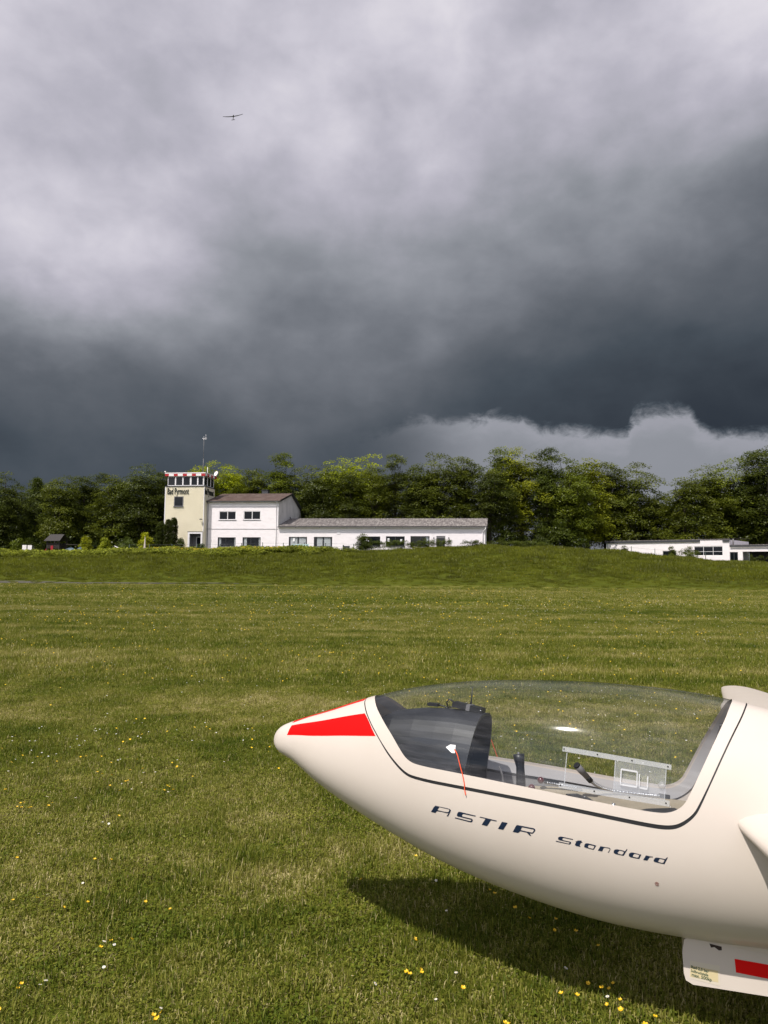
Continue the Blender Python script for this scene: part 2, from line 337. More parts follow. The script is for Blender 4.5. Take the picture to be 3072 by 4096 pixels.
def ground_fn(t, b):
    g = N('ShaderNodeNewGeometry', t); pos = g.outputs['Position']; s = grass_colour(t, pos)
    r = N('ShaderNodeValToRGB', t); L(s, r.inputs['Fac'], t); e = r.color_ramp.elements; e.new(.5); e.new(.6)
    for k, (p, c) in enumerate([(.42, (.055, .070, .009)), (.54, (.080, .094, .010)), (.62, (.112, .120, .016)), (.74, (.18, .165, .045))]): e[k].position = p; e[k].color = (*c, 1)
    sy = N('ShaderNodeSeparateXYZ', t); L(pos, sy.inputs[0], t)
    # bank: longer, fresher grass above the mown strip
    wob = noise(pos, .25, 4, .6, t).outputs['Fac']
    yb = mth('ADD', sy.outputs[1], mth('MULTIPLY_ADD', wob, 3, -1.5, tree=t), tree=t)
    bank = sstep(yb, 58.5, 61.5, t)
    gb = noise(mapv(pos, (.25, .4, .3), tree=t), 1.0, 7, .65, t, .5).outputs['Fac']
    r2 = N('ShaderNodeValToRGB', t); L(gb, r2.inputs['Fac'], t); e = r2.color_ramp.elements; e.new(.5)
    for k, (p, c) in enumerate([(.3, (.048, .060, .004)), (.5, (.070, .082, .006)), (.72, (.080, .088, .007))]): e[k].position = p; e[k].color = (*c, 1)
    c = mixc(bank, r.outputs[0], r2.outputs[0], t)
    # wheel and mower tracks close to the foot of the bank
    tr = noise(mapv(pos, (.012, 1.6, .01), tree=t), 1.0, 3, .6, t).outputs['Fac']
    zone = mth('MULTIPLY', sstep(sy.outputs[1], 38, 48, t), sstep(sy.outputs[1], 60, 57, t), tree=t)
    c = mixc(mth('MULTIPLY', zone, sstep(tr, .5, .62, t), tree=t), c, (.105, .082, .035), t)
    L(c, b.inputs['Base Color'], t)
    n = noise(pos, 5, 8, .7, t).outputs['Fac']; bp = N('ShaderNodeBump', t); bp.inputs['Strength'].default_value = .8; bp.inputs['Distance'].default_value = .08
    L(n, bp.inputs['Height'], t); L(bp.outputs[0], b.inputs['Normal'], t)
M_['ground'] = mat('turf', (.06, .065, .015), 1.0, spec=.1, fn=ground_fn)
g = link('ground', np_mesh('ground', np.stack([GX, GY, GZ], -1).reshape(-1, 3), Q, [M_['ground']], True)); tag(g, kind='structure', label='mown grass airfield rising to a bank in front of the clubhouse')
# worn path along the foot of the bank on the left
pv = []; 
for i in range(45):
    x = -110 + i * 2.3; w = .95 * min(1, max(.08, (-9 - x) / 22)); yc = 59.6 + .012 * (x + 40) + .12 * math.sin(x * .3)
    pv += [(x, yc - w, float(ground_z(x, yc - w)) + .03), (x, yc + w, float(ground_z(x, yc + w)) + .03)]
pf = [(2 * i, 2 * i + 2, 2 * i + 3, 2 * i + 1) for i in range(44)]
M_['path'] = mat('worn_earth_path', (.075, .068, .052), .95, fn=vary(.25, .8, (.06, .06, .025)))
p = link('path', np_mesh('path', pv, pf, [M_['path']])); tag(p, 'narrow worn path along the foot of the bank on the left', kind='structure')
# ------------------------------------------------------------------ grass
def bladefan(n, R, hmin, hmax, wmin, wmax, lean=.6, tone=(.15, .75), flat=.25, square=True):
    x = rng.uniform(-R, R, n); y = rng.uniform(-R, R, n)
    h = rng.uniform(hmin, hmax, n) * rng.uniform(.6, 1, n); w = rng.uniform(wmin, wmax, n); ph = rng.uniform(0, 2 * PI, n)
    ln = np.abs(rng.normal(0, lean, n)); fl = rng.random(n) < flat; ln[fl] += 1.0; h[fl] *= .7
    d = np.stack([np.cos(ph), np.sin(ph)], 1); p = np.stack([-np.sin(ph), np.cos(ph)], 1)
    base = np.stack([x, y], 1)
    def at(k, zz, off): return np.concatenate([base + d * (off[:, None]) + p * (w * k)[:, None], zz[:, None]], 1)
    L_ = h; o1 = L_ * .5 * np.sin(np.clip(ln * .5, 0, 1.3)); z1 = L_ * .5 * np.cos(np.clip(ln * .5, 0, 1.3)) + .004
    o2 = o1 + L_ * .6 * np.sin(np.clip(ln * 1.4, 0, 1.75)); z2 = np.maximum(z1 + L_ * .6 * np.cos(np.clip(ln * 1.4, 0, 1.75)), .006)
    z0 = np.full(n, -.006); o0 = np.zeros(n)
    V = np.stack([at(-.5, z0, o0), at(.5, z0, o0), at(-.42, z1, o1), at(.42, z1, o1), at(0, z2, o2)], 1).reshape(-1, 3)
    b = np.arange(n)[:, None] * 5
    T = np.concatenate([b + np.array([0, 1, 3]), b + np.array([0, 3, 2]), b + np.array([2, 3, 4])], 0)
    tn = rng.uniform(*tone, n); tn[fl] = rng.uniform(.5, 1.15, fl.sum()); hi = rng.random(n) < .05; tn[hi] = rng.uniform(1.1, 1.6, hi.sum()); return V, T, np.repeat(tn, 5)
def leaffan(n, R, smin, smax, h, tone=(0, .4)):
    c = np.stack([rng.uniform(-R, R, n), rng.uniform(-R, R, n), rng.uniform(.01, h, n)], 1); s = rng.uniform(smin, smax, n)
    a = rng.uniform(0, 2 * PI, n); t1 = rng.normal(0, .35, n); t2 = rng.normal(0, .35, n)
    u = np.stack([np.cos(a), np.sin(a), t1], 1) * s[:, None]; v = np.stack([-np.sin(a), np.cos(a), t2], 1) * (s * .6)[:, None]
    V = np.stack([c - u, c - v * .9 + u * .1, c + u, c + v * .9 + u * .1], 1).reshape(-1, 3); b = np.arange(n)[:, None] * 4
    T = np.concatenate([b + np.array([0, 1, 2]), b + np.array([0, 2, 3])], 0); return V, T, np.repeat(rng.uniform(*tone, n), 4)
def joinvt(parts):
    V = []; T = []; A = []; o = 0
    for v, t_, a in parts: V.append(v); T.append(t_ + o); A.append(a); o += len(v)
    return np.concatenate(V), np.concatenate(T), np.concatenate(A)
def grassmat(name, cols, shift=.55):
    m = bpy.data.materials.new(name); m.use_nodes = True; t = m.node_tree; t.nodes.clear()
    at = N('ShaderNodeAttribute', t, attribute_name='tone'); g_ = N('ShaderNodeNewGeometry', t); pos = g_.outputs['Position']
    s = grass_colour(t, pos)
    v = mth('ADD', mth('MULTIPLY', at.outputs['Fac'], .72, tree=t), mth('MULTIPLY_ADD', s, 2.8, -1.53, tree=t), tree=t, clamp=True)
    r = N('ShaderNodeValToRGB', t); L(v, r.inputs['Fac'], t); e = r.color_ramp.elements
    while len(e) < len(cols): e.new(.5)
    for k, (p_, c) in enumerate(cols): e[k].position = p_; e[k].color = (*c, 1)
    d = N('ShaderNodeBsdfDiffuse', t); tl = N('ShaderNodeBsdfTranslucent', t); gl = N('ShaderNodeBsdfGlossy', t); gl.inputs['Roughness'].default_value = .5
    L(r.outputs[0], d.inputs[0], t); L(r.outputs[0], tl.inputs[0], t); gl.inputs[0].default_value = (.5, .5, .3, 1)
    m1 = N('ShaderNodeMixShader', t); m1.inputs[0].default_value = .32; L(d.outputs[0], m1.inputs[1], t); L(tl.outputs[0], m1.inputs[2], t)
    m2 = N('ShaderNodeMixShader', t); m2.inputs[0].default_value = .03; L(m1.outputs[0], m2.inputs[1], t); L(gl.outputs[0], m2.inputs[2], t)
    o = N('ShaderNodeOutputMaterial', t); L(m2.outputs[0], o.inputs[0], t); return m
M_['grass'] = grassmat('grass_blades', [(0, (.058, .092, .009)), (.26, (.115, .148, .014)), (.48, (.198, .207, .026)), (.74, (.325, .300, .078)), (1, (.58, .49, .25))])
M_['grassbank'] = leafmat('bank_grass', (.082, .100, .003), (.225, .236, .015), .28, trans=.5)
M_['weed'] = leafmat('weed_leaves', (.06, .08, .007), (.36, .39, .04), .3, trans=.45)
M_['clover'] = leafmat('clover_leaves', (.030, .060, .014), (.070, .110, .022), .3)
# node group: instance the meshes of a collection on the vertices of a mesh
def scatter_group():
    ng = bpy.data.node_groups.new('scatter', 'GeometryNodeTree')
    ng.interface.new_socket('Geometry', in_out='INPUT', socket_type='NodeSocketGeometry'); ng.interface.new_socket('Collection', in_out='INPUT', socket_type='NodeSocketCollection')
    ng.interface.new_socket('Geometry', in_out='OUTPUT', socket_type='NodeSocketGeometry')
    gi = ng.nodes.new('NodeGroupInput'); go = ng.nodes.new('NodeGroupOutput'); ip = ng.nodes.new('GeometryNodeInstanceOnPoints'); ci = ng.nodes.new('GeometryNodeCollectionInfo')
    ci.inputs['Separate Children'].default_value = True; ci.inputs['Reset Children'].default_value = True
    ip.inputs['Pick Instance'].default_value = True
    lk = ng.links.new; lk(gi.outputs[0], ip.inputs['Points']); lk(gi.outputs[1], ci.inputs['Collection']); lk(ci.outputs[0], ip.inputs['Instance'])
    for nm, typ, sock in (('rot', 'FLOAT_VECTOR', 'Rotation'), ('scl', 'FLOAT', 'Scale'), ('idx', 'INT', 'Instance Index')):
        a = ng.nodes.new('GeometryNodeInputNamedAttribute'); a.data_type = typ; a.inputs['Name'].default_value = nm
        out = [o for o in a.outputs if o.enabled and o.name == 'Attribute'][0]; lk(out, ip.inputs[sock])
    lk(ip.outputs[0], go.inputs[0]); return ng
SG = scatter_group()
def scatter(name, pts, variants, label, scl=(.85, 1.15), tilt=.06, idx=None):
    col = bpy.data.collections.new(name + '_kinds')
    for v in variants: col.objects.link(bpy.data.objects.new(v.name, v))
    pts = np.asarray(pts, np.float32); n = len(pts)
    me = bpy.data.meshes.new(name); me.vertices.add(n); me.vertices.foreach_set('co', pts.ravel())
    rot = np.stack([rng.normal(0, tilt, n), rng.normal(0, tilt, n), rng.uniform(0, 2 * PI, n)], 1).astype(np.float32)
    a = me.attributes.new('rot', 'FLOAT_VECTOR', 'POINT'); a.data.foreach_set('vector', rot.ravel())
    a = me.attributes.new('scl', 'FLOAT', 'POINT'); a.data.foreach_set('value', rng.uniform(*scl, n).astype(np.float32))
    a = me.attributes.new('idx', 'INT', 'POINT'); a.data.foreach_set('value', (rng.integers(0, len(variants), n) if idx is None else np.asarray(idx)).astype(np.int32))
    o = link(name, me); md = o.modifiers.new('scatter', 'NODES'); md.node_group = SG
    ident = [i.identifier for i in SG.interface.items_tree if i.name == 'Collection'][0]; md[ident] = col
    return tag(o, label, kind='stuff')
def grid_pts(y0, y1, sp, slope=.60, margin=.6, jitter=.5, xmin=-999, xmax=999):
    out = []
    y = y0
    while y < y1:
        w = slope * y + margin; x = np.arange(-w, w, sp); x = x[(x > xmin) & (x < xmax)]
        out.append(np.stack([x + rng.uniform(-jitter, jitter, len(x)) * sp, np.full(len(x), y) + rng.uniform(-jitter, jitter, len(x)) * sp], 1)); y += sp
    p_ = np.concatenate(out); return np.concatenate([p_, ground_z(p_[:, 0], p_[:, 1])[:, None]], 1)
near = []
for k in range(5):
    v, t_, a = joinvt([bladefan(470, .13, .016, .040, .0026, .0050, 1.15, (.05, .95), .5), leaffan(40, .13, .004, .009, .028, (.2, .7))])
    near.append(np_mesh('turf_patch', v, t_, [M_['grass']], attrs={'tone': ('FLOAT', a)}))
v, t_, a = joinvt([bladefan(240, .13, .016, .04, .0024, .0044, 1., (.1, .8), .3), leaffan(300, .13, .004, .0095, .032, (.1, .6))])
near.append(np_mesh('clover_patch', v, t_, [M_['grass']], attrs={'tone': ('FLOAT', a)}))
v, t_, a = bladefan(440, .13, .03, .062, .0022, .0044, .8, (.1, .8), .25)
near.append(np_mesh('tall_turf_patch', v, t_, [M_['grass']], attrs={'tone': ('FLOAT', a)}))
v, t_, a = joinvt([bladefan(300, .14, .014, .032, .0024, .0048, 1.6, (.6, 1.3), .9), leaffan(20, .13, .004, .008, .02, (.6, 1.2))])
near.append(np_mesh('dry_patch', v, t_, [M_['grass']], attrs={'tone': ('FLOAT', a)}))
v, t_, a = bladefan(300, .09, .028, .058, .0022, .0046, .8, (-.1, .7), .15)
near.append(np_mesh('grass_tuft', v, t_, [M_['grass']], attrs={'tone': ('FLOAT', a)}))
P_ = grid_pts(1.3, 10.5, .125)
nz = np.sin(P_[:, 0] * 1.7 + 1.3 * np.sin(P_[:, 1] * 1.1)) + np.sin(P_[:, 1] * 2.3 + P_[:, 0] * .9) + rng.normal(0, .5, len(P_))
ix = rng.integers(0, 5, len(P_)); ix[nz > 1.35] = 5; ix[(nz < -1.5)] = 6
nd = np.sin(P_[:, 0] * 3.1 + 2 + 1.7 * np.sin(P_[:, 1] * 2.3)) * np.sin(P_[:, 1] * 2.9 + 1.1 * np.sin(P_[:, 0] * 2.7)) + rng.normal(0, .22, len(P_)); ix[nd > .78] = 7; ix[(nd < -.5) & (rng.random(len(P_)) < .35)] = 8
scatter('near_grass', P_, near, 'short mown grass with dry straw around the glider', idx=ix)
mid = []
for k in range(4):
    v, t_, a = bladefan(520, .26, .035, .085, .004, .008, .6, (.1, .8), .25); mid.append(np_mesh('turf_patch', v, t_, [M_['grass']], attrs={'tone': ('FLOAT', a)}))
scatter('middle_grass', grid_pts(10.2, 30, .34), mid, 'mown grass in the middle of the field')
far = []
for k in range(4):
    v, t_, a = bladefan(420, .65, .04, .10, .010, .022, .5, (.1, .8), .2); far.append(np_mesh('turf_patch', v, t_, [M_['grass']], attrs={'tone': ('FLOAT', a)}))
scatter('far_grass', grid_pts(29.5, 58.5, .95), far, 'mown grass of the far strip')
bank = []
for k in range(4):
    v, t_, a = bladefan(420, .75, .14, .34, .014, .034, .4, (.0, 1.), .1); bank.append(np_mesh('meadow_patch', v, t_, [M_['grassbank']], attrs={'tone': ('FLOAT', a)}))
bp_ = grid_pts(59.5, 90, 1.05); bo = scatter('bank_grass', bp_, bank, 'longer fresh green grass on the bank')
bo.data.attributes['scl'].data.foreach_set('value', (rng.uniform(.6, 1.3, len(bp_)) * np.clip(.35 + (bp_[:, 1] - 59) / 16, .35, 1)).astype(np.float32))
# leafy weeds and yellow flowers along the crest on the left
weeds = []
for k in range(3):
    v, t_, a = leaffan(420, .7, .05, .11, .55, (.0, 1.)); v[:, 2] *= (1 - .5 * (np.hypot(v[:, 0], v[:, 1]) / 1.))
    weeds.append(np_mesh('weed_clump', v, t_, [M_['weed']], attrs={'tone': ('FLOAT', a)}))
n = 900; wx = rng.uniform(-54, -3, n); wy = 87.4 - np.abs(rng.normal(0, 2.6, n)); keep = rng.random(n) < np.clip((-wx) / 18, .12, 1)
wx, wy = wx[keep], wy[keep]
scatter('crest_weeds', np.stack([wx, wy, ground_z(wx, wy) - .05], 1), weeds, 'leafy weeds growing along the crest of the bank', scl=(.7, 1.8))
M_['yellow'] = mat('yellow_petals', (.78, .50, .015), .5); M_['petalwhite'] = mat('white_petals', (.80, .78, .74), .7); M_['centre'] = mat('daisy_centre', (.6, .40, .03), .7)
M_['stem'] = mat('green_stem', (.07, .11, .025), .7)
def dots(m, n, R, s, h):
    c = np.stack([rng.uniform(-R, R, n), rng.uniform(-R, R, n), rng.uniform(h * .6, h, n)], 1); a = rng.uniform(0, 2 * PI, n)
    V = []; T = []
    for i in range(n):
        b = len(V); V += [(c[i, 0] + s * math.cos(a[i] + 2 * PI * k / 5), c[i, 1] + s * math.sin(a[i] + 2 * PI * k / 5), c[i, 2] + rng.normal(0, s * .35)) for k in range(5)]
        T += [(b, b + 1, b + 2), (b, b + 2, b + 3), (b, b + 3, b + 4)]
    return np_mesh('flower_heads', V, T, [m])
n = 90; yx = np.concatenate([rng.normal(-24, 3.2, n), rng.normal(-15, 2.2, n)]); yy = rng.uniform(83.2, 87.5, 2 * n)
scatter('crest_flowers', np.stack([yx, yy, ground_z(yx, yy) + .55], 1), [dots(M_['yellow'], 5, .22, .034, .14)], 'yellow flowering weeds on the crest of the bank', scl=(.6, 1.5))
# small flowers spread over the field in loose drifts
def drift(nc, per, y0, y1, spread):
    out = []
    for _ in range(nc):
        y = y0 * (y1 / y0) ** rng.random(); x = rng.uniform(-.56, .56) * y; k = rng.poisson(per); s = spread * (.4 + y / 14)
        out.append(np.stack([rng.normal(x, s * 1.8, k), rng.normal(y, s, k)], 1))
    p_ = np.concatenate(out); p_ = p_[(p_[:, 1] > 5.2) & (p_[:, 1] < 84)]; return p_
fy = np.concatenate([drift(80, 9, 5.6, 24, .4), drift(90, 11, 20, 56, .6), drift(14, 8, 60, 80, .5)])
for (px_, py_, k) in ((-5.6, 13.5, 26), (-1.0, 12.4, 34), (-.1, 12.8, 22), (7.4, 17.6, 34), (-3.9, 13.0, 16), (-14.5, 20, 30), (1.2, 11, 12)): fy = np.concatenate([fy, np.stack([rng.normal(px_, .75, k), rng.normal(py_, .35, k)], 1)])
fw = np.concatenate([drift(80, 9, 5.6, 30, .5), drift(100, 11, 18, 56, .7), drift(12, 9, 60, 82, .6)])
def fscat(nm, p_, m, lab, s, hh):
    hz = np.where(p_[:, 1] > 60, .30, hh); sc_ = np.clip(p_[:, 1] / 14, .8, 2.3)
    o = scatter(nm, np.stack([p_[:, 0], p_[:, 1], ground_z(p_[:, 0], p_[:, 1]) + hz], 1), [dots(m, 1, .001, s, .03)], lab)
    o.data.attributes['scl'].data.foreach_set('value', (sc_ * rng.uniform(.7, 1.15, len(p_))).astype(np.float32))
fscat('far_buttercups', fy, M_['yellow'], 'drifts of tiny yellow buttercups across the field', .0115, .07)
fscat('far_daisies', fw, M_['petalwhite'], 'drifts of tiny white daisies across the field', .0105, .06)
def flower_mesh(kind):
    b = MB(); h = .065
    b.tube([(0, 0, -.01), (.004, .002, h * .5), (0, 0, h)], .0011, 4, 2)
    if kind == 'y':
        for k in range(5):
            a = 2 * PI * k / 5; d = Vector((math.cos(a), math.sin(a), 0)); s_ = Vector((-math.sin(a), math.cos(a), 0)); o = Vector((0, 0, h))
            b.face([o, o + d * .007 - s_ * .006 + Vector((0, 0, .004)), o + d * .0125 - s_ * .003 + Vector((0, 0, .009)), o + d * .0125 + s_ * .003 + Vector((0, 0, .009)), o + d * .007 + s_ * .006 + Vector((0, 0, .004))], 0)
        b.lathe((0, 0, h), [(.003, .0), (.003, .004), (.0002, .005)], 6, 1)
    else:
        for k in range(12):
            a = 2 * PI * k / 12; d = Vector((math.cos(a), math.sin(a), 0)); s_ = Vector((-math.sin(a), math.cos(a), 0)); o = Vector((0, 0, h + .001))
            b.face([o + d * .002 - s_ * .001, o + d * .0115 - s_ * .0022 + Vector((0, 0, .001)), o + d * .013, o + d * .0115 + s_ * .0022 + Vector((0, 0, .001)), o + d * .002 + s_ * .001], 0)
        b.lathe((0, 0, h), [(.0042, .001), (.003, .0035), (.0002, .0045)], 8, 1)
    return b
YEL= [(-2.96, 6.0), (-2.8, 5.96), (-2.75, 5.95), (-2.58, 5.97), (-2.43, 5.93), (-2.39, 5.97), (-2.31, 6.03), (-1.95, 5.92), (-2.59, 5.83), (-2.57, 5.68), (-2.15, 5.8), (-2.15, 5.54), (-2.08, 5.46), (-2.0, 5.44), (-1.9, 5.61), (-1.83, 5.67), (-1.58, 5.73), (-1.4, 5.48), (-1.81, 5.32), (-1.84, 5.29), (-1.92, 5.19), (-1.81, 5.08), (-1.54, 5.24), (-1.51, 5.21), (-1.55, 5.14), (-1.53, 5.13), (-1.44, 5.11), (-2.58, 5.07), (-2.35, 4.8), (-2.35, 4.77), (-2.34, 4.84), (-2.29, 4.71), (-2.26, 4.73), (-2.26, 4.73), (-2.16, 4.77), (-2.17, 4.84), (-1.65, 4.62), (-1.94, 3.94), (-1.43, 3.92), (-1.52, 3.94), (-1.48, 3.42), (-1.36, 3.44), (-1.1, 3.48), (-0.95, 3.41), (-1.63, 3.5), (-1.71, 3.47), (-1.05, 3.12), (-1.11, 3.09), (-1.15, 3.04), (-1.34, 2.8), (-1.33, 2.75), (-1.32, 2.65), (-0.79, 2.61), (-0.77, 2.59), (-0.76, 2.6), (-0.74, 2.65), (0.19, 4.02), (-0.07, 3.72), (0.12, 3.17), (0.13, 2.96), (0.12, 2.91), (0.16, 2.89), (0.11, 2.87), (0.31, 2.8), (0.53, 3.62), (0.54, 3.56), (0.63, 3.43), (0.66, 3.35), (0.77, 3.32), (0.76, 3.27), (0.84, 3.22), (0.9, 2.86), (0.92, 3.12), (0.84, 2.79), (0.87, 2.8), (0.84, 2.73), (0.89, 2.75), (0.87, 2.68), (0.96, 2.63), (0.91, 2.59), (0.72, 2.76), (0.68, 2.76), (0.44, 2.6), (0.46, 2.57), (0.8, 2.86)]
WHI= [(-2.82, 5.56), (-1.85, 5.71), (-1.79, 5.56), (-1.71, 5.57), (-1.73, 5.34), (-1.86, 5.31), (-1.75, 5.17), (-1.48, 5.11), (-1.44, 5.05), (-2.27, 4.99), (-2.06, 4.96), (-1.71, 4.53), (-1.66, 4.51), (-1.47, 3.69), (-1.58, 3.55), (-1.16, 3.11), (-1.11, 3.12), (-1.08, 2.94), (-1.05, 2.94), (-1.27, 2.8), (-1.26, 2.82), (-0.79, 2.68), (-1.99, 4.31), (-1.4, 5.63), (0.28, 3.77), (0.31, 3.44), (0.3, 2.91), (-0.04, 2.85), (0.21, 2.75), (-0.11, 2.59), (-0.1, 2.88), (0.85, 2.77), (0.72, 2.96)]
for kind, lst, nm, lab, cat, grp, ms_ in (('y', YEL, 'buttercup', 'small yellow buttercup standing in the mown grass', 'flower', 'buttercups in the near grass', [M_['yellow'], M_['centre'], M_['stem']]), ('w', WHI, 'daisy', 'small white daisy standing in the mown grass', 'flower', 'daisies in the near grass', [M_['petalwhite'], M_['centre'], M_['stem']])):
    pr = None
    for (x, y) in lst:
        if pr is None: o = pr = flower_mesh(kind).build(nm, ms_)
        else: o = pr.copy(); C.objects.link(o)
        s_ = rng.uniform(.55, .78) * (.8 if kind == 'w' else 1); o.location = (x, y, 0); o.scale = (s_, s_, s_); o.rotation_euler = (rng.normal(0, .28), rng.normal(0, .28) - .1, rng.uniform(0, 6.28)); w_ = ' close to the camera left of the glider' if x < -.15 and y < 3.6 else ' farther out in the grass left of the nose' if x < -.15 else ' in or beside the shadow below the hull'; tag(o, lab.replace(' standing in the mown grass', w_), cat, grp.split(' in ')[0] + w_)
# ------------------------------------------------------------------ buildings
def frame_empty(name, x, y, deg, label, cat): return empty(name, (x, y, 0), math.radians(deg), label, cat)
def wall_sheet(b, x0, x1, z0, z1, y, holes, depth=.16, m=0):
    """front sheet of a wall in its own plane with real openings and reveals"""
    X = sorted({x0, x1, *[h[i] for h in holes for i in (0, 1)]}); Z = sorted({z0, z1, *[h[i] for h in holes for i in (2, 3)]})
    for a, c in zip(X, X[1:]):
        for d, e in zip(Z, Z[1:]):
            mx, mz = (a + c) / 2, (d + e) / 2
            if any(h[0] < mx < h[1] and h[2] < mz < h[3] for h in holes): continue
            b.face([(a, y, d), (c, y, d), (c, y, e), (a, y, e)], m)
    for h in holes:
        a, c, d, e = h
        b.face([(a, y, d), (a, y + depth, d), (a, y + depth, e), (a, y, e)], m); b.face([(c, y, d), (c, y, e), (c, y + depth, e), (c, y + depth, d)], m)
        b.face([(a, y, e), (a, y + depth, e), (c, y + depth, e), (c, y, e)], m); b.face([(a, y, d), (c, y, d), (c, y + depth, d), (a, y + depth, d)], m)
def window(parent, x0, x1, z0, z1, y, fm, fw=.08, mull=(.5,), rail=(), sill=True, curtains=(), notes=(), name='window', sillm='gutter', label=None):
    """frame with its pane (and curtains, notes) set into the opening"""
    b = MB()
    for a, c in ((x0, x0 + fw), (x1 - fw, x1)): b.box(a, c, y + .03, y + .10, z0 + fw, z1 - fw)
    b.box(x0, x1, y + .03, y + .10, z1 - fw, z1); b.box(x0, x1, y + .03, y + .10, z0, z0 + fw)
    for q in mull: xm = x0 + (x1 - x0) * q; b.box(xm - fw * .5, xm + fw * .5, y + .034, y + .098, z0 + fw, z1 - fw)
    for q in rail: zm = z0 + (z1 - z0) * q; b.box(x0 + fw, x1 - fw, y + .038, y + .094, zm - fw * .4, zm + fw * .4)
    w = b.build(name, M_[fm], parent, label=label)
    MB().box(x0 + fw, x1 - fw, y + .07, y + .08, z0 + fw, z1 - fw).build('pane', M_['paneclear'] if curtains else M_['pane'], w)
    if curtains:
        MB().box(x0 + .02, x1 - .02, y + .5, y + .52, z0, z1).build('dark_room', M_['cockdark'], w)
        cb = MB()
        for (a, c) in curtains:
            n = max(6, int((c - a) * (x1 - x0) / .035)); pts = [(x0 + (x1 - x0) * (a + (c - a) * i / n), y + .16 + .028 * math.sin(i * 2.1) + .012 * math.sin(i * 5.3)) for i in range(n + 1)]
            for p, q in zip(pts, pts[1:]): cb.face([(p[0], p[1], z0 + .05), (q[0], q[1], z0 + .05), (q[0], q[1], z1 - .06), (p[0], p[1], z1 - .06)], 0, True)
        cb.build('curtain', M_['curtain'], w)
    for (a, c, d, e) in notes: MB().box(x0 + (x1 - x0) * a, x0 + (x1 - x0) * c, y + .064, y + .069, z0 + (z1 - z0) * d, z0 + (z1 - z0) * e).build('paper_notice', M_['white'], w)
    if sill: MB().box(x0 - .06, x1 + .06, y - .07, y + .03, z0 - .06, z0 - .003).build('sill', M_[sillm], w)
    return w
M_['paneclear'] = glassmat('window_glass', (.88, .9, .9), .0, rough=.01)
def corrugated(name, x0, x1, prof, pitch, amp, m, parent, thick=.02, per=8, rag=0.):
    n = int((x1 - x0) / pitch * per); xx = np.linspace(x0, x1, n + 1); w = amp * np.cos(2 * PI * (xx - x0) / pitch); V = []
    for (y, z) in prof: V.append(np.stack([xx, np.full(n + 1, y), z + w], 1))
    V.append(np.stack([xx, np.full(n + 1, prof[0][0]), prof[0][1] + w - thick], 1)); V = np.concatenate(V); k = n + 1; F = []
    for r in range(len(prof) - 1): i = np.arange(n) + r * k; F.append(np.stack([i, i + 1, i + k + 1, i + k], 1))
    i = np.arange(n); j = i + len(prof) * k; F.append(np.stack([j, j + 1, i + 1, i], 1))
    return link(name, np_mesh(name, V, np.concatenate(F), [m], True), parent)
def text_mesh(name, s, size, m, parent, mtx, sx_=1., bold=0., ext=.01, spacing=1., word=None):
    cu_ = bpy.data.curves.new('t', 'FONT'); cu_.body = s; cu_.size = size; cu_.extrude = ext; cu_.offset = bold; cu_.space_character = spacing; cu_.resolution_u = 3
    if word: cu_.space_word = word
    to = bpy.data.objects.new('t', cu_); C.objects.link(to); dg = bpy.context.evaluated_depsgraph_get(); dg.update()
    me = bpy.data.meshes.new_from_object(to.evaluated_get(dg)); bpy.data.objects.remove(to); me.transform(Matrix.Diagonal((sx_, 1, 1, 1))); me.transform(mtx)
    me.materials.clear(); me.materials.append(m); me.name = name
    return link(name, me, parent)
FRONT = Matrix(((1, 0, 0, 0), (0, 0, -1, 0), (0, 1, 0, 0), (0, 0, 0, 1)))      # text plane XY -> XZ facing -Y
# --- control tower
tw = frame_empty('control_tower', -23.628, 95.0, -9, 'cream corrugated control tower with red and white chequered cornice and glazed cabin', 'tower')
T0, T1, TY0, TY1 = -5.29, .12, -1.1, 2.45
b = MB(); hw_ = (-4.05, -2.74, 9.35, 10.70); hd = (-1.95, .08, 2.8, 6.01)
pitch = .115; n = int((T1 - T0) / pitch * 4); xx = [T0 + (T1 - T0) * i / n for i in range(n + 1)]; pat = [0, .04, .04, 0]
Zs = sorted({2.8, 12.0, hw_[2], hw_[3], hd[3]})
for i in range(n):
    a, c = xx[i], xx[i + 1]
    for z0, z1 in zip(Zs, Zs[1:]):
        mx, mz = (a + c) / 2, (z0 + z1) / 2
        if (hw_[0] < mx < hw_[1] and hw_[2] < mz < hw_[3]) or (hd[0] < mx < hd[1] and mz < hd[3]): continue
        ya, yc = TY0 + pat[i % 4], TY0 + pat[(i + 1) % 4]; b.face([(a, ya, z0), (c, yc, z0), (c, yc, z1), (a, ya, z1)])
b.build('siding', M_['siding'], tw)
b = MB(); b.face([(T1, TY0, 2.8), (T1, TY1, 2.8), (T1, TY1, 12.0), (T1, TY0, 12.0)]); b.face([(T0, TY0, 2.8), (T0, TY0, 12.0), (T0, TY1, 12.0), (T0, TY1, 2.8)]); b.face([(T0, TY1, 2.8), (T0, TY1, 12.0), (T1, TY1, 12.0), (T1, TY1, 2.8)])
b.build('side_wall', M_['siding'], tw)
MB().box(T0 - .05, T0 + .07, TY0 - .02, TY0 + .03, 2.8, 12.0).build('corner_strip', M_['whitef'], tw); MB().box(T1 - .03, T1 + .05, TY0 - .02, TY0 + .07, 6.05, 12.0).build('corner_strip', M_['whitef'], tw)
window(tw, hw_[0], hw_[1], hw_[2], hw_[3], TY0 - .03, 'gutter', .10, (), sillm='dark')
b = MB(); b.box(-1.95, -1.71, TY0 - .06, TY0 + .1, 2.8, 6.0).box(-.15, .08, TY0 - .06, TY0 + .1, 2.8, 6.0).box(-1.71, -.15, TY0 - .06, TY0 + .1, 5.77, 6.0); b.build('porch_frame', M_['whitef'], tw)
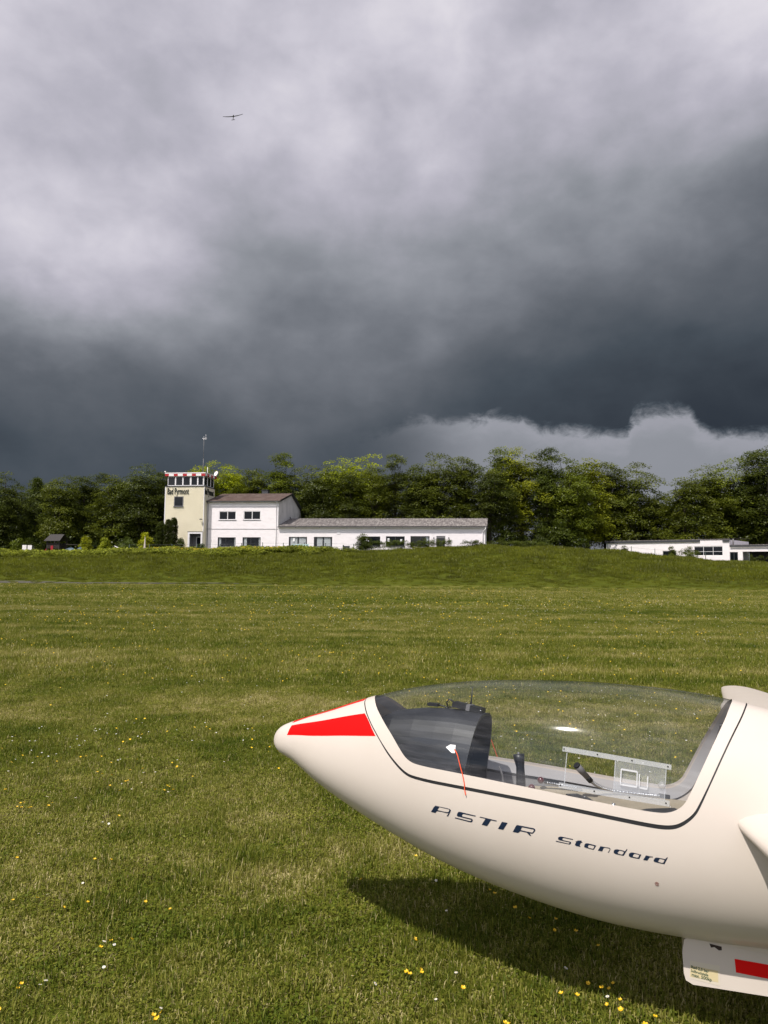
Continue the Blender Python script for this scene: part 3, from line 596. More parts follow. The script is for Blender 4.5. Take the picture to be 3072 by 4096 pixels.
MB().box(-2.0, .12, TY0 - .08, TY0 + .02, 6.003, 6.06).build('porch_flashing', M_['dark'], tw)
MB().box(-1.71, -1.66, TY0 + .11, TY0 + 1.0, 2.8, 5.76).box(-.2, -.15, TY0 + .11, TY0 + 1.0, 2.8, 5.76).box(-1.65, -.21, TY0 + .9, TY0 + .95, 2.8, 5.76).build('porch_lining', M_['gutter'], tw)
d = MB().box(-1.15, -1.07, TY0 + .82, TY0 + .89, 3.2, 5.4).box(-.29, -.21, TY0 + .82, TY0 + .89, 3.2, 5.4).box(-1.07, -.29, TY0 + .82, TY0 + .89, 5.32, 5.4).build('door', M_['whitef'], tw)
MB().box(-1.07, -.29, TY0 + .85, TY0 + .86, 3.2, 5.32).build('pane', M_['pane'], d)
lp = MB().tube([(-.02, TY0, 7.62), (-.02, TY0 - .28, 7.70)], .025).lathe((-.12, TY0 - .3, 7.60), [(.02, .14), (.10, .12), (.16, .04), (.17, 0)], 12).build('outdoor_lamp', M_['dark'], tw)
MB().box(T0 - .1, T1 + .06, TY0 - .06, TY1 + .06, 12.003, 12.11).build('ledge', M_['dark'], tw)
# cabin
c0, c1, cy0, cy1 = -5.03, .02, TY0 + .06, TY1 - .12
MB().box(c0 + .1, c1 - .1, cy0 + .12, cy1 - .1, 12.112, 13.3).build('cabin_core', M_['cockdark'], tw)
MB().box(c0, c1, cy0, cy1, 12.112, 12.20).build('cabin_sill', M_['whitef'], tw)
edges = [-5.03, -3.945, -2.905, -1.82, -.835, .02]; pan = [(-4.96, -4.03), (-3.86, -2.99), (-2.82, -1.93), (-1.71, -.92), (-.75, -.11)]
for i, (a, c) in enumerate(pan):
    f = MB(); l = c0 if i == 0 else (pan[i - 1][1] + a) / 2; r = c1 if i == 4 else (c + pan[i + 1][0]) / 2
    f.box(l + .004, a, cy0 - .01, cy0 + .05, 12.203, 13.40).box(c, r - .004, cy0 - .01, cy0 + .05, 12.203, 13.40).box(a, c, cy0 - .01, cy0 + .05, 13.32, 13.40)
    w = f.build('window', M_['whitef'], tw); MB().box(a, c, cy0 + .012, cy0 + .022, 12.203, 13.32).build('pane', M_['pane'], w)
for i in range(3):
    y0 = cy0 + .1 + i * 1.08; f = MB().box(c1 - .04, c1 + .012, y0, y0 + .10, 12.203, 13.40).box(c1 - .04, c1 + .012, y0 + .98, y0 + 1.075, 12.203, 13.40).box(c1 - .04, c1 + .012, y0 + .10, y0 + .98, 13.32, 13.40)
    w = f.build('window', M_['whitef'], tw); MB().box(c1 - .03, c1 - .02, y0 + .10, y0 + .98, 12.203, 13.32).build('pane', M_['pane'], w)
r0_, r1_, ry0, ry1 = -5.36, .28, TY0 - .12, TY1 + .15
MB().box(r0_ + .03, r1_ - .03, ry0 + .03, ry1 - .03, 13.41, 13.70).build('roof_slab', M_['dark'], tw)
bx_ = [85, 190, 325, 437, 575, 690, 825, 938, 1080, 1195]; fx = [r0_ + (v - 85) / 1110 * (r1_ - r0_) for v in bx_]
for i in range(9): MB().box(fx[i], fx[i + 1] - .004, ry0, ry0 + .028, 13.40, 13.735).build('fascia_panel', M_['checkred' if i % 2 == 0 else 'checkwhite'], tw)
for i in range(6):
    y0 = ry0 + .032 + i * (ry1 - ry0 - .04) / 6; MB().box(r1_ - .028, r1_, y0, y0 + (ry1 - ry0 - .04) / 6 - .004, 13.40, 13.735).build('fascia_panel', M_['checkwhite' if i % 2 == 0 else 'checkred'], tw)
MB().box(r0_ - .01, r1_ + .01, ry0 - .02, ry1 + .02, 13.738, 13.86).build('roof_cap', M_['checkwhite'], tw)
MB().lathe((r0_ - .02, ry0 + .05, 13.86), [(.01, 0), (.10, .06), (.11, .14), (.08, .22), (.01, .25)], 10).build('corner_light', M_['checkwhite'], tw)
MB().tube([(-3.85, .3, 13.88), (-3.85, .3, 14.35)], .025).build('rod', M_['dark'], tw)
MB().tube([(-.55, 1.4, 13.88), (-.55, 1.4, 14.9)], .04).build('white_rod', M_['whitef'], tw)
mast = MB().tube([(-1.02, 1.0, 13.88), (-1.02, 1.0, 16.0)], .04).tube([(-1.02, 1.0, 16.0), (-1.02, 1.0, 18.6)], .028).build('antenna_mast', M_['gutter'], tw)
wv = MB().tube([(-1.02, 1.0, 18.6), (-1.02, 1.0, 18.75)], .03).tube([(-1.15, 1.0, 18.78), (-.72, 1.0, 18.78)], .02)
for (x, z) in ((-1.20, 18.78), (-1.04, 18.98), (-1.04, 18.60)): wv.lathe((x, 1.0, z), [(.01, -.06), (.07, 0), (.01, .06)], 8)
wv.tube([(-.76, 1.0, 18.78), (-.76, 1.0, 19.3)], .018).tube([(-.75 + .13 * math.cos(k * PI / 6), 1.0, 18.78 + .13 * math.sin(k * PI / 6)) for k in range(13)], .016)
wv.build('wind_sensor', M_['whitef'], mast)
MB().tube([(.05, 2.2, 13.88), (.3, 2.2, 14.0)], .03).lathe((.42, 2.1, 14.12), [(.02, -.06), (.22, -.03), (.36, .05), (.37, .06)], 18, axis=(-.45, -.8, .35)).build('satellite_dish', M_['checkwhite'], tw)
text_mesh('lettering', 'Bad Pyrmont', 1.18, M_['letter'], tw, Matrix.Translation((-5.02, TY0 - .035, 11.0)) @ FRONT, .485, .012, .02)
text_mesh('lettering', 'Bad Pyrmont', 1.18, M_['letter'], tw, Matrix.Translation((T1 + .035, TY0 + .12, 11.0)) @ Matrix.Rotation(PI / 2, 4, 'Z') @ FRONT, .485, .012, .02)
# --- two-storey clubhouse
ch = frame_empty('clubhouse', -23.628, 95.0, -9, 'white two-storey clubhouse with shallow brown roof beside the tower', 'building')
up = [(1.82, 4.19, 7.66, 8.82), (5.22, 7.56, 7.68, 8.84)]; lo = [(1.74, 4.21, 4.15, 5.36), (5.16, 7.63, 4.17, 5.38)]
b = MB(); wall_sheet(b, .13, 9.95, 2.8, 10.12, 0, up + lo)
b.face([(.13, 11, 2.8), (.13, 11, 9.6), (9.95, 11, 9.6), (9.95, 11, 2.8)]); b.face([(.13, 0, 2.8), (.13, 0, 10.12), (.13, 5.5, 11.58), (.13, 11, 9.6), (.13, 11, 2.8)]); b.build('wall', M_['wall'], ch)
b = MB(); b.face([(9.952, 0, 2.8), (9.952, 11, 2.8), (9.952, 11, 9.6), (9.952, 5.5, 11.58), (9.952, 0, 10.12)]); b.build('gable_wall', M_['gable'], ch)
for h in up: window(ch, *h, 0, 'whitef', .09, (.5,), label=None)
window(ch, *lo[0], 0, 'dark', .07, (.45,), curtains=((.05, .16), (.90, .97)), sillm='gutter'); window(ch, *lo[1], 0, 'dark', .07, (.45,), curtains=((.06, .22), (.88, .97)), sillm='gutter')
MB().box(.15, 9.95, -.035, -.002, 6.43, 6.475).build('string_course', M_['gutter'], ch)
pr = [(-.32, 10.16), (2.5, 10.90), (5.5, 11.70)]; corrugated('roof', .1, 10.28, pr, .19, .022, M_['roofbrown'], ch); corrugated('roof', .1, 10.28, [(11.35, 9.50), (5.5, 11.69)], .19, .022, M_['roofbrown'], ch)
MB().box(.1, 10.2, -.42, -.32, 10.02, 10.12).build('gutter', M_['gutterdark'], ch)
b = MB(); b.face([(10.29, -.34, 10.0), (10.29, 5.5, 11.50), (10.29, 5.5, 11.76), (10.29, -.34, 10.24)]); b.face([(10.29, 5.5, 11.50), (10.29, 11.35, 9.32), (10.29, 11.35, 9.56), (10.29, 5.5, 11.76)])
b.face([(9.955, -.3, 10.03), (10.288, -.3, 10.03), (10.288, 5.5, 11.52), (9.955, 5.5, 11.52)]); b.face([(9.955, 5.5, 11.52), (10.288, 5.5, 11.52), (10.288, 11.3, 9.35), (9.955, 11.3, 9.35)]); b.build('verge_board', M_['dark'], ch)
MB().tube([(9.72, -.36, 10.04), (9.72, -.2, 9.9), (9.72, -.06, 9.8), (9.72, -.06, 6.5), (9.72, -.06, 3)], .05).build('downpipe', M_['whitef'], ch, label='downpipe at the right corner')
MB().box(9.86, 9.97, -.03, -.002, 6.7, 10.0).build('corner_strip', M_['whitef'], ch)
MB().tube([(.30, -.36, 10.04), (.30, -.06, 9.7), (.30, -.06, 3)], .045).build('downpipe', M_['gutter'], ch)
cb = MB().box(5.75, 6.6, 5.6, 6.4, 11.3, 12.15).build('chimney', M_['gutterdark'], ch); MB().box(5.68, 6.67, 5.53, 6.47, 12.153, 12.25).build('cap', M_['dark'], cb)
MB().tube([(9.98, 5.2, 8.4), (10.05, 5.2, 8.4), (10.08, 5.2, 8.1), (10.05, 5.2, 7.7), (9.98, 5.3, 7.6)], .05).build('vent_pipe', M_['dark'], ch)
# --- long single-storey wing
wg = frame_empty('clubhouse_wing', -23.628, 95.0, -9, 'long low white wing with weathered grey corrugated roof and black windows', 'building')
holes = [(11.44, 13.87, 4.20, 5.45), (14.79, 17.21, 4.21, 5.46), (21.05, 23.47, 4.3, 5.54), (24.21, 26.61, 4.32, 5.56), (27.35, 29.76, 4.34, 5.59), (30.63, 31.74, 3.4, 5.62)]
b = MB(); wall_sheet(b, 9.97, 36.7, 2.8, 6.72, 0, holes, .2); b.face([(36.7, 0, 2.8), (36.7, 11, 2.8), (36.7, 11, 6.7), (36.7, 5.5, 8.05), (36.7, 0, 6.72)]); b.face([(9.97, 11, 2.8), (9.97, 11, 6.7), (36.7, 11, 6.7), (36.7, 11, 2.8)]); b.build('wall', M_['wall'], wg)
window(wg, *holes[0], 0, 'dark', .07, (.5,), curtains=((.08, .46), (.54, .92)), notes=((.22, .32, .52, .86),)); window(wg, *holes[1], 0, 'dark', .07, (.5,), curtains=((.16, .46), (.54, .90)))
window(wg, *holes[2], 0, 'dark', .07, (.5,), notes=((.2, .3, .55, .9), (.14, .40, .5, .58), (.75, .82, .3, .4))); window(wg, *holes[3], 0, 'dark', .07, (.5,), notes=((.08, .18, .45, .8), (.76, .86, .36, .7)))
window(wg, *holes[4], 0, 'dark', .07, (.5,), curtains=((.80, .95),))
d = MB().box(30.64, 30.72, .05, .14, 3.4, 5.6).box(31.65, 31.73, .05, .14, 3.4, 5.6).box(30.72, 31.65, .05, .14, 5.35, 5.6).build('door', M_['gutter'], wg); MB().box(30.72, 31.65, .10, .13, 3.4, 5.35).build('door_leaf', M_['dark'], d)
corrugated('roof', 10.0, 36.95, [(-.30, 6.86), (1.5, 7.24), (3.4, 7.72), (5.5, 8.22)], .205, .034, M_['roofgrey'], wg); corrugated('roof', 10.0, 36.95, [(11.3, 6.8), (5.5, 8.21)], .205, .034, M_['roofgrey'], wg)
MB().box(9.97, 36.95, -.40, -.31, 6.66, 6.76).build('gutter', M_['gutter'], wg); MB().box(9.98, 36.72, -.30, -.004, 6.72, 6.76).build('soffit', M_['gable'], wg)
for x in (12.4, 15.6, 19.2, 22.9, 26.4, 30.0, 33.5): MB().box(x - .03, x + .03, -.38, -.30, 6.60, 6.655).build('gutter_bracket', M_['gutterdark'], wg)
MB().tube([(36.75, -.36, 6.66), (36.72, -.36, 6.45), (36.45, -.12, 6.2), (36.42, -.08, 6.0), (36.42, -.08, 3.2)], .055).build('downpipe', M_['whitef'], wg)
MB().box(17.88, 18.24, -.05, -.002, 5.82, 6.22).build('vent_box', M_['whitef'], wg)
for x in (30.32, 32.2): MB().tube([(x, -.003, 5.42), (x, -.12, 5.42)], .02).lathe((x, -.16, 5.22), [(.03, 0), (.07, .05), (.06, .2), (.02, .26)], 10).build('wall_lamp', M_['gutterdark'], wg)
b = MB(); b.face([(36.97, -.32, 6.78), (36.97, 5.5, 8.14), (36.97, 5.5, 8.27), (36.97, -.32, 6.92)]); b.build('verge_board', M_['roofgrey'], wg)
# --- hangar on the right
hg = frame_empty('hangar', 46.725, 97.0, -42, 'low white hangar with dark fascia half hidden by the bank on the right', 'building')
b = MB(); wn = (-4.64, -.86, 3.68, 5.0); hs_ = [wn, (-9.0, -7.1, 2.6, 4.36)]
wall_sheet(b, -17.5, 0, 2.4, 5.82, 0, hs_); b.face([(0, 0, 2.4), (0, 9, 2.4), (0, 9, 5.82), (0, 0, 5.82)]); b.face([(-17.5, 0, 2.4), (-17.5, 0, 5.7), (-17.5, 9, 5.7), (-17.5, 9, 2.4)]); b.build('wall', M_['wall'], hg)
b = MB(); wall_sheet(b, 0.003, 14, 2.4, 4.85, .05, [(.02, 1.03, 2.5, 4.15), (1.62, 12, 2.5, 4.2)], .3); b.build('annex_wall', M_['wall'], hg)
window(hg, *wn, 0, 'whitef', .05, (.333, .667), (.42, .93), False); window(hg, -9.0, -7.1, 2.6, 4.36, 0, 'gutter', .06, (), (), False)
window(hg, .04, 1.01, 2.7, 4.13, .05, 'gutterdark', .06, (.5,), (), False)
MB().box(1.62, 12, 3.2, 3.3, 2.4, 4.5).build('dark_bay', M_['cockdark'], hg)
corrugated('roof', -17.7, .1, [(-.10, 5.90), (9.2, 6.25)], .2, .03, M_['roofgrey'], hg); corrugated('annex_roof', .12, 14.2, [(-.12, 5.10), (9.2, 5.4)], .2, .03, M_['roofgrey'], hg)
MB().box(-17.7, -3.8, -.14, -.104, 5.56, 5.84).box(-.84, .08, -.14, -.104, 5.56, 5.84).build('fascia', M_['gutterdark'], hg); MB().box(-17.6, -3.8, -.103, -.004, 5.56, 5.60).build('soffit', M_['gable'], hg)
MB().box(.10, 14.2, -.16, -.124, 4.80, 5.04).build('fascia', M_['gutterdark'], hg, label='fascia of the lower annex')
MB().tube([(.35, .5, 5.1), (.35, .5, 5.95)], .09).build('flue', M_['gutter'], hg)
# ------------------------------------------------------------------ trees and shrubs
def foliage(clusters, per, rdisc, size, thick=.14, upb=.7, name='crown', m='leaf', flat=None):
    """leaf-sized faces in flattened sprays around the given centres (n,3)+outward dirs"""
    c = np.repeat(clusters[:, :3], per, 0); out = np.repeat(clusters[:, 3:6], per, 0); ct = np.repeat(rng.random(len(clusters)), per); n = len(c)
    nrm = out * .55 + np.array([0, 0, upb]) + rng.normal(0, .12, (n, 3)); nrm /= np.linalg.norm(nrm, axis=1)[:, None]
    a = np.cross(nrm, rng.normal(0, 1, (n, 3))); a /= np.linalg.norm(a, axis=1)[:, None]
    r = rdisc * np.sqrt(rng.random(n)); p = c + a * r[:, None] + nrm * (rng.normal(0, thick, n) - .25 * r ** 2 / rdisc)[:, None]
    ln = nrm + rng.normal(0, .38, (n, 3)); ln /= np.linalg.norm(ln, axis=1)[:, None]
    u = np.cross(ln, rng.normal(0, 1, (n, 3))); u /= np.linalg.norm(u, axis=1)[:, None]; v = np.cross(ln, u); s = rng.uniform(*size, n)[:, None]
    V = np.stack([p - u * s, p - v * s * .5, p + u * s, p + v * s * .5], 1).reshape(-1, 3)
    return np_mesh(name, V, np.arange(4 * n).reshape(-1, 4), [M_[m]], attrs={'tone': ('FLOAT', np.repeat(np.clip(ct * .6 + rng.random(n) * .5, 0, 1), 4))})
def crown_clusters(n, H, hb, R, top=.5, lobes=5, surf=.45):
    """cluster centres filling an uneven crown: stacked lobes round the stem"""
    L_ = []
    lob = [(0, 0, H - R * .5 * top, R * .5)]; z0_, z1_ = hb + R * .35, max(H - R * .55, hb + R * .36); zm_, zr_ = z0_ + (z1_ - z0_) * .42, (z1_ - z0_) * .5 + R * .55
    for q_ in range(lobes + 3):                                      # lobes climb the stem and lean out in turn, so that none floats free
        z_ = z0_ + (z1_ - z0_) * (q_ + rng.uniform(0, .8)) / (lobes + 3); rp = R * max(.35, 1 - ((z_ - zm_) / zr_) ** 2) ** .5; a_ = q_ * 2.4 + rng.uniform(-.5, .5); e_ = rp * rng.uniform(.1, .42)
        lob.append((math.cos(a_) * e_, math.sin(a_) * e_, z_, rp * rng.uniform(.58, .76)))
    while len(L_) < n:
        lx, ly, lz, lr = lob[rng.integers(len(lob))]; d = rng.normal(0, 1, 3); d /= np.linalg.norm(d); q = (surf + (1 - surf) * rng.random()) * lr
        p = np.array([lx, ly, lz]) + d * q * np.array([1, 1, .95])
        if p[2] < hb * .8: continue
        o = p - np.array([0, 0, p[2] - .3 * R]); o /= np.linalg.norm(o) + 1e-6; L_.append([*p, o[0], o[1], max(o[2], 0)])
    return np.array(L_)
def trunk_mesh(H, R, cl, r0=.2):
    b = MB(); top = H * .82; b.tube([(0, 0, -.4), (.08, .03, H * .3), (-.06, .06, H * .6), (0, 0, top)], [r0 * 1.2, r0 * .9, r0 * .55, r0 * .18], 8)
    for i in range(0, len(cl), max(1, len(cl) // 22)):
        p = cl[i, :3]; z0 = max(H * .18, p[2] * rng.uniform(.45, .75)); k = r0 * .35
        b.tube([(0, 0, z0), tuple(p * np.array([.5, .5, 1]) * np.array([1, 1, 0]) + np.array([0, 0, z0 * .45 + p[2] * .5])), tuple(p)], [k, k * .6, k * .2], 5)
    return b
protos = []
spec_ = [(15.5, 2.2, 4.3, 250, .5), (14., 1.8, 4.8, 260, .6), (16.5, 3.0, 3.9, 230, .35), (12.5, 1.4, 4.2, 230, .55), (15., 2.6, 5.2, 280, .6), (17., 2.4, 3.4, 210, .2)]
for (H, hb, R, n, tp) in spec_:
    cl = crown_clusters(n, H, hb, R, tp, lobes=7); protos.append((H, foliage(cl, 105, .95, (.075, .155)), trunk_mesh(H, R, cl).build('trunk', M_['bark']).data))
for o in [o for o in C.objects if o.name.startswith('trunk')]: bpy.data.objects.remove(o)
# conifer: tiers of drooping sprays
cl = []
for k in range(230):
    z = 2 + 11.5 * rng.random() ** .8; r = (14 - z) * .26 * (.35 + .65 * rng.random()); a = rng.uniform(0, 6.28); cl.append([r * math.cos(a), r * math.sin(a), z, math.cos(a), math.sin(a), -.2])
cl = np.array(cl); protos.append((14., foliage(cl, 52, .6, (.08, .15), upb=.5), trunk_mesh(15, 2, cl, .15).build('trunk', M_['bark']).data))
for o in [o for o in C.objects if o.name.startswith('trunk')]: bpy.data.objects.remove(o)
def plant(pr, x, y, H, tint, label, group, name='broadleaf_tree', wid=1., cat='tree'):
    h0, cme, tme = protos[pr]; z = float(ground_z(x, y)); r = empty(name, (x, y, z), rng.uniform(0, 6.28), label, cat, group); s = H / h0; r.scale = (s * wid, s * wid, s)
    o = link('crown', cme, r); o.color = (*tint, 1); link('trunk', tme, r); return r
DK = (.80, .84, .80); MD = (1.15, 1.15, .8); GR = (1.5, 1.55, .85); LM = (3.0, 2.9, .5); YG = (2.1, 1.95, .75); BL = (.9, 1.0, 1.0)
F_ = 2870
def tree_at(px, topy, Y, pr, tint, label, wid=1.28, name='broadleaf_tree', grp='trees of the wood behind the buildings'):
    # px, topy: direction in which the tree stands and how high it reaches, at distance Y
    dx = (px - 1536) / F_; x = dx * Y; base = float(ground_z(x, Y)); top = 1.6 + (2270 + .01 * (px - 1536) - topy) / F_ * Y
    return plant(pr, x, Y, top - base, tint, label, grp, name, wid)
rows = [ # nearest row: each one with its own place in the photograph
 (15, 1905, 104, 1, DK, 'dark broadleaf tree at the far left edge'), (140, 1905, 108, 6, BL, 'dark conifer on the left with a loose pointed top'), (235, 1925, 104, 3, MD, 'mid green tree right of the left conifer'), (330, 1915, 108, 0, DK, 'slim tree behind the playground, left of the large dark crown'),
 (450, 1915, 105, 3, MD, 'round green tree left of the large dark crown'), (570, 1862, 104, 4, DK, 'large dark round tree just left of the tower'), (650, 1900, 108, 2, DK, 'dark tree partly hidden behind the tower'),
 (790, 1880, 112, 3, LM, 'bright lime tree beside the mast, right of the tower', ), (900, 1850, 114, 4, LM, 'large bright lime crown right of the tower mast'), (1010, 1885, 109, 0, MD, 'dark green tree above the clubhouse chimney'),
 (1120, 1835, 107, 5, GR, 'tall pointed green tree above the clubhouse gable'), (1210, 1880, 108, 1, MD, 'green tree right of the clubhouse gable'), (1290, 1870, 106, 4, DK, 'dark full tree above the left end of the long roof'),
 (1350, 1840, 118, 4, LM, 'bright yellow-green crown behind the dark trees, left of the middle'), (1470, 1838, 118, 1, LM, 'bright yellow-green crown behind the dark trees at the middle'), (1400, 1900, 105, 0, DK, 'dark tree in front of the two bright crowns'),
 (1500, 1880, 105, 2, MD, 'dark green tree over the middle of the long roof'), (1580, 1842, 107, 5, MD, 'tall narrow tree with a ragged tip over the long roof'), (1680, 1870, 106, 3, DK, 'dark tree right of the ragged tip'),
 (1750, 1825, 105, 1, MD, 'broad dark green tree over the right half of the long roof'), (1860, 1838, 106, 0, MD, 'dark green tree over the right end of the long roof'), (1960, 1850, 104, 4, DK, 'very dark tree just right of the long roof'),
 (2010, 1802, 112, 2, GR, 'tall pale green tree, tallest right of the buildings'), (2090, 1798, 110, 4, YG, 'tall yellow-green tree with open branches'), (2190, 1815, 107, 5, BL, 'grey-green slender tree right of the tall yellow-green one'),
 (2270, 1835, 108, 1, GR, 'green tree between the tall pair and the gap'), (2350, 1850, 112, 3, YG, 'yellow-green tree with low branches at the right'), (2440, 1860, 119, 0, MD, 'dark green tree left of the gap in the wood'),
 (2540, 1865, 119, 1, MD, 'spreading tree at the left side of the gap'), (2660, 1985, 121, 3, DK, 'low tree filling the gap in the wood'), (2740, 1925, 112, 3, MD, 'green tree right of the gap'),
 (2830, 1870, 114, 4, MD, 'full green tree behind the hangar'), (2930, 1850, 116, 1, GR, 'green tree right of the full one behind the hangar'), (3010, 1835, 113, 5, BL, 'dark tall tree behind the annex at the right'), (3070, 1800, 110, 0, DK, 'darkest tall tree at the right edge'), (3170, 1790, 112, 4, DK, 'dark tree cut off by the right edge')]
for r in rows: tree_at(r[0], r[1], r[2], r[3], r[4], r[5], name='conifer' if r[3] == 6 else 'broadleaf_tree')
used_ = set()
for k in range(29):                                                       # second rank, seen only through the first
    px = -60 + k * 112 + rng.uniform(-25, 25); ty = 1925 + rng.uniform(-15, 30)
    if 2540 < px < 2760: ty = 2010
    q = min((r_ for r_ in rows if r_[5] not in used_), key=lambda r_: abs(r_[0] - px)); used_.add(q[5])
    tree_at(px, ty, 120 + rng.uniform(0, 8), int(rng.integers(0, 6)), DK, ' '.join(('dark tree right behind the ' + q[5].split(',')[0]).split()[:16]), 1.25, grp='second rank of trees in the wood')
# undergrowth along the wood's edge: one mass
bush = []
for k in range(3):
    cl = crown_clusters(46, 3.6, .2, 2.1, .5, 3); bush.append(foliage(cl, 60, .7, (.09, .16), name='undergrowth_clump'))
ux = np.concatenate([np.linspace(-75, 78, 62), np.linspace(-75, 78, 50)]); uy = np.concatenate([np.full(62, 103.), np.full(50, 113.)]) + rng.uniform(-1.5, 1.5, 112)
kk = ~((ux > -26) & (ux < 16) & (uy < 108)) & ~((ux > 28) & (ux < 64) & (uy < 118)); ux, uy = ux[kk], uy[kk]
ug = scatter('undergrowth', np.stack([ux, uy, ground_z(ux, uy) - .2], 1), bush, 'dark undergrowth along the edge of the wood', scl=(.8, 1.5)); ug.color = (.6, .68, .6, 1)
def shrub(name, x, y, H, R, tint, label, cat='shrub', n=40, per=60, size=(.05, .09), hb=.1, group=None, rd=.35, lobes=3):
    cl = crown_clusters(n, H, hb, R, .5, lobes, .6); r = empty(name, (x, y, float(ground_z(x, y))), 0, label, cat, group)
    o = link('foliage', foliage(cl, per, rd, size, .08, name='foliage'), r); o.color = (*tint, 1)
    MB().tube([(0, 0, -.2), (.03, 0, H * .4), (0, .02, H * .7)], [.06, .04, .02], 6).build('stem', M_['bark'], r); return r
shrub('round_bush', -36.7, 88.6, 2.25, 1.0, (3.2, 2.9, 1.0), 'larger clipped yellow-green round bush on the crest, left of the pair', n=60)
shrub('round_bush', -34.4, 88.6, 2.2, .9, (2.6, 2.5, .9), 'smaller yellow-green round bush on the crest, right of the pair', n=50)
shrub('flowering_shrub', -30.3, 91.5, 2.7, 1.15, (3.8, 3.4, .8), 'bright yellow-green shrub behind the closed parasol', n=60)
shrub('grey_shrub', -33.6, 94, 2.4, 1.6, (.9, 1.05, 1.3), 'dull grey-green shrub between round bush and yellow shrub', n=60)
shrub('leafy_shrub', -45.6, 89.5, 2.1, 1.1, (1.2, 1.3, .8), 'green shrub cut off by the left edge on the bank', n=50)
shrub('low_bush', -23.4, 92.0, 1.25, 1.0, (.6, .9, .8), 'low dark rounded bush at the foot of the tower', n=40)
def column(x, y, H, R, label):
    cl = []
    for k in range(430):
        z = .1 + (H - .25) * rng.random(); a = rng.uniform(0, 6.28); rr = R * min(1, (H - z) / (H * .22)) ** .6 * rng.uniform(.6, .9); cl.append([rr * math.cos(a), rr * math.sin(a), z, math.cos(a) * .3, math.sin(a) * .3, .9])
    r = empty('columnar_cypress', (x, y, float(ground_z(x, y))), 0, label, 'shrub', 'dark columnar cypresses beside the tower'); o = link('foliage', foliage(np.array(cl), 100, .20, (.028, .052), .07, .2, name='foliage'), r); o.color = (.55, .62, .5, 1)
    MB().tube([(0, 0, -.2), (0, 0, H * .6)], .06, 6).build('stem', M_['bark'], r)
column(-28.15, 90.6, 4.3, .58, 'dark columnar cypress leftmost of three beside the tower'); column(-27.05, 90, 4.5, .50, 'dark columnar cypress in the middle of three'); column(-26.38, 89.9, 4.75, .50, 'dark columnar cypress rightmost and tallest of three')
shrub('low_bush', -25.5, 89.9, 1.9, .7, (.6, .7, .55), 'low dark bush against the right side of the cypresses', n=50)
def hedge(x0, x1, y0, y1, H, tint, label, n, size=(.035, .07), per=95, hv=.1):
    zb = float(ground_z((x0 + x1) / 2, (y0 + y1) / 2)); cl = np.array([[rng.uniform(x0, x1) - (x0 + x1) / 2, rng.uniform(-.45, .45), (H - .1) * rng.random() ** .55 * (1 + hv * math.sin(k)), 0, -.4, .6] for k in range(n)])
    r = empty('hedge', ((x0 + x1) / 2, (y0 + y1) / 2, zb), math.atan2(y1 - y0, x1 - x0), label, 'hedge'); o = link('foliage', foliage(cl, per, .3, size, .08, name='foliage'), r); o.color = (*tint, 1); return r
shrub('dense_bush', -2.6, 89.2, 2.15, 1.35, (.7, .8, .6), 'large dark bush at the left end of the hedge', n=110, per=110, size=(.035, .07)); hedge(-1.8, 4.9, 88.9, 88.2, 1.35, (.75, .85, .6), 'loose dark hedge in front of the three right windows', 110)
hedge(5.0, 8.2, 88.1, 87.9, 1.2, (.75, .85, .6), 'short hedge left of the wing door', 60); hedge(9.4, 12.2, 87.7, 87.4, .95, (.75, .85, .65), 'thin hedge right of the wing door, gaps between stems', 40)
hedge(12.6, 20.5, 87.6, 88.2, .95, (.8, .85, .6), 'low hedge running on past the end of the wing', 100)
shrub('rambling_shrub', 39.2, 92.4, 1.7, 1.7, (.9, .95, .8), 'rambling shrub before the hangar window', n=70); shrub('small_bush', 36.6, 91, 1.6, .7, (1, 1.05, .85), 'small bush left of the rambling shrub', n=26)
hedge(47.2, 56, 94, 91, 1.35, (.7, .75, .6), 'dark hedge in front of the annex opening', 90); shrub('small_bush', 31.0, 92.5, 1.3, .6, (1, 1.05, .9), 'small bush against the left part of the hangar wall', n=22)
# ------------------------------------------------------------------ small things on the terrace
def gz(x, y): return float(ground_z(x, y))
# wire fence on the crest: one thing, every post a part
fn = empty('wire_fence', (0, 0, 0), 0, 'thin wire fence with dark posts along the crest in front of the clubhouse', 'fence')
fp = []
for i, px in enumerate([520, 600, 690, 790, 883, 968, 1052, 1135, 1219, 1304, 1416]):
    y = 88.2 - .1 * (i % 2); x = (px - 1536) / F_ * y; z = gz(x, y); fp.append((x, y, z)); MB().tube([(x, y, z - .2), (x, y, z + 1.22)], .045, 6).build('post', M_['postgreen'], fn)
for h in (.45, .8, 1.15): MB().tube([(x, y, z + h) for x, y, z in fp], .008, 4).build('wire', M_['wire'], fn)
fn = empty('wire_fence', (0, 0, 0), 0, 'two-post wire fence in front of the hangar wall', 'fence'); fp = []
for px in (2430, 2526, 2620, 2822): y = 91.5; x = (px - 1536) / F_ * y; z = gz(x, y); fp.append((x, y, z)); MB().tube([(x, y, z - .2), (x, y, z + 1.35)], .04, 6).build('post', M_['postgreen'], fn)
for h in (.7, 1.2): MB().tube([(x, y, z + h) for x, y, z in fp], .008, 4).build('wire', M_['wire'], fn)
# notice board on two green posts
z = gz(-4.6, 88.3); nb = empty('notice_board', (-4.6, 88.3, z), -.08, 'grey notice board between two dark green posts on the crest', 'sign')
for x in (-.36, .36): MB().box(x - .07, x + .07, -.07, .07, -.2, 1.08 if x < 0 else 1.0).build('post', M_['postgreen'], nb)
MB().box(-.285, .285, -.03, .03, .38, .98).build('board', M_['gutterdark'], nb)
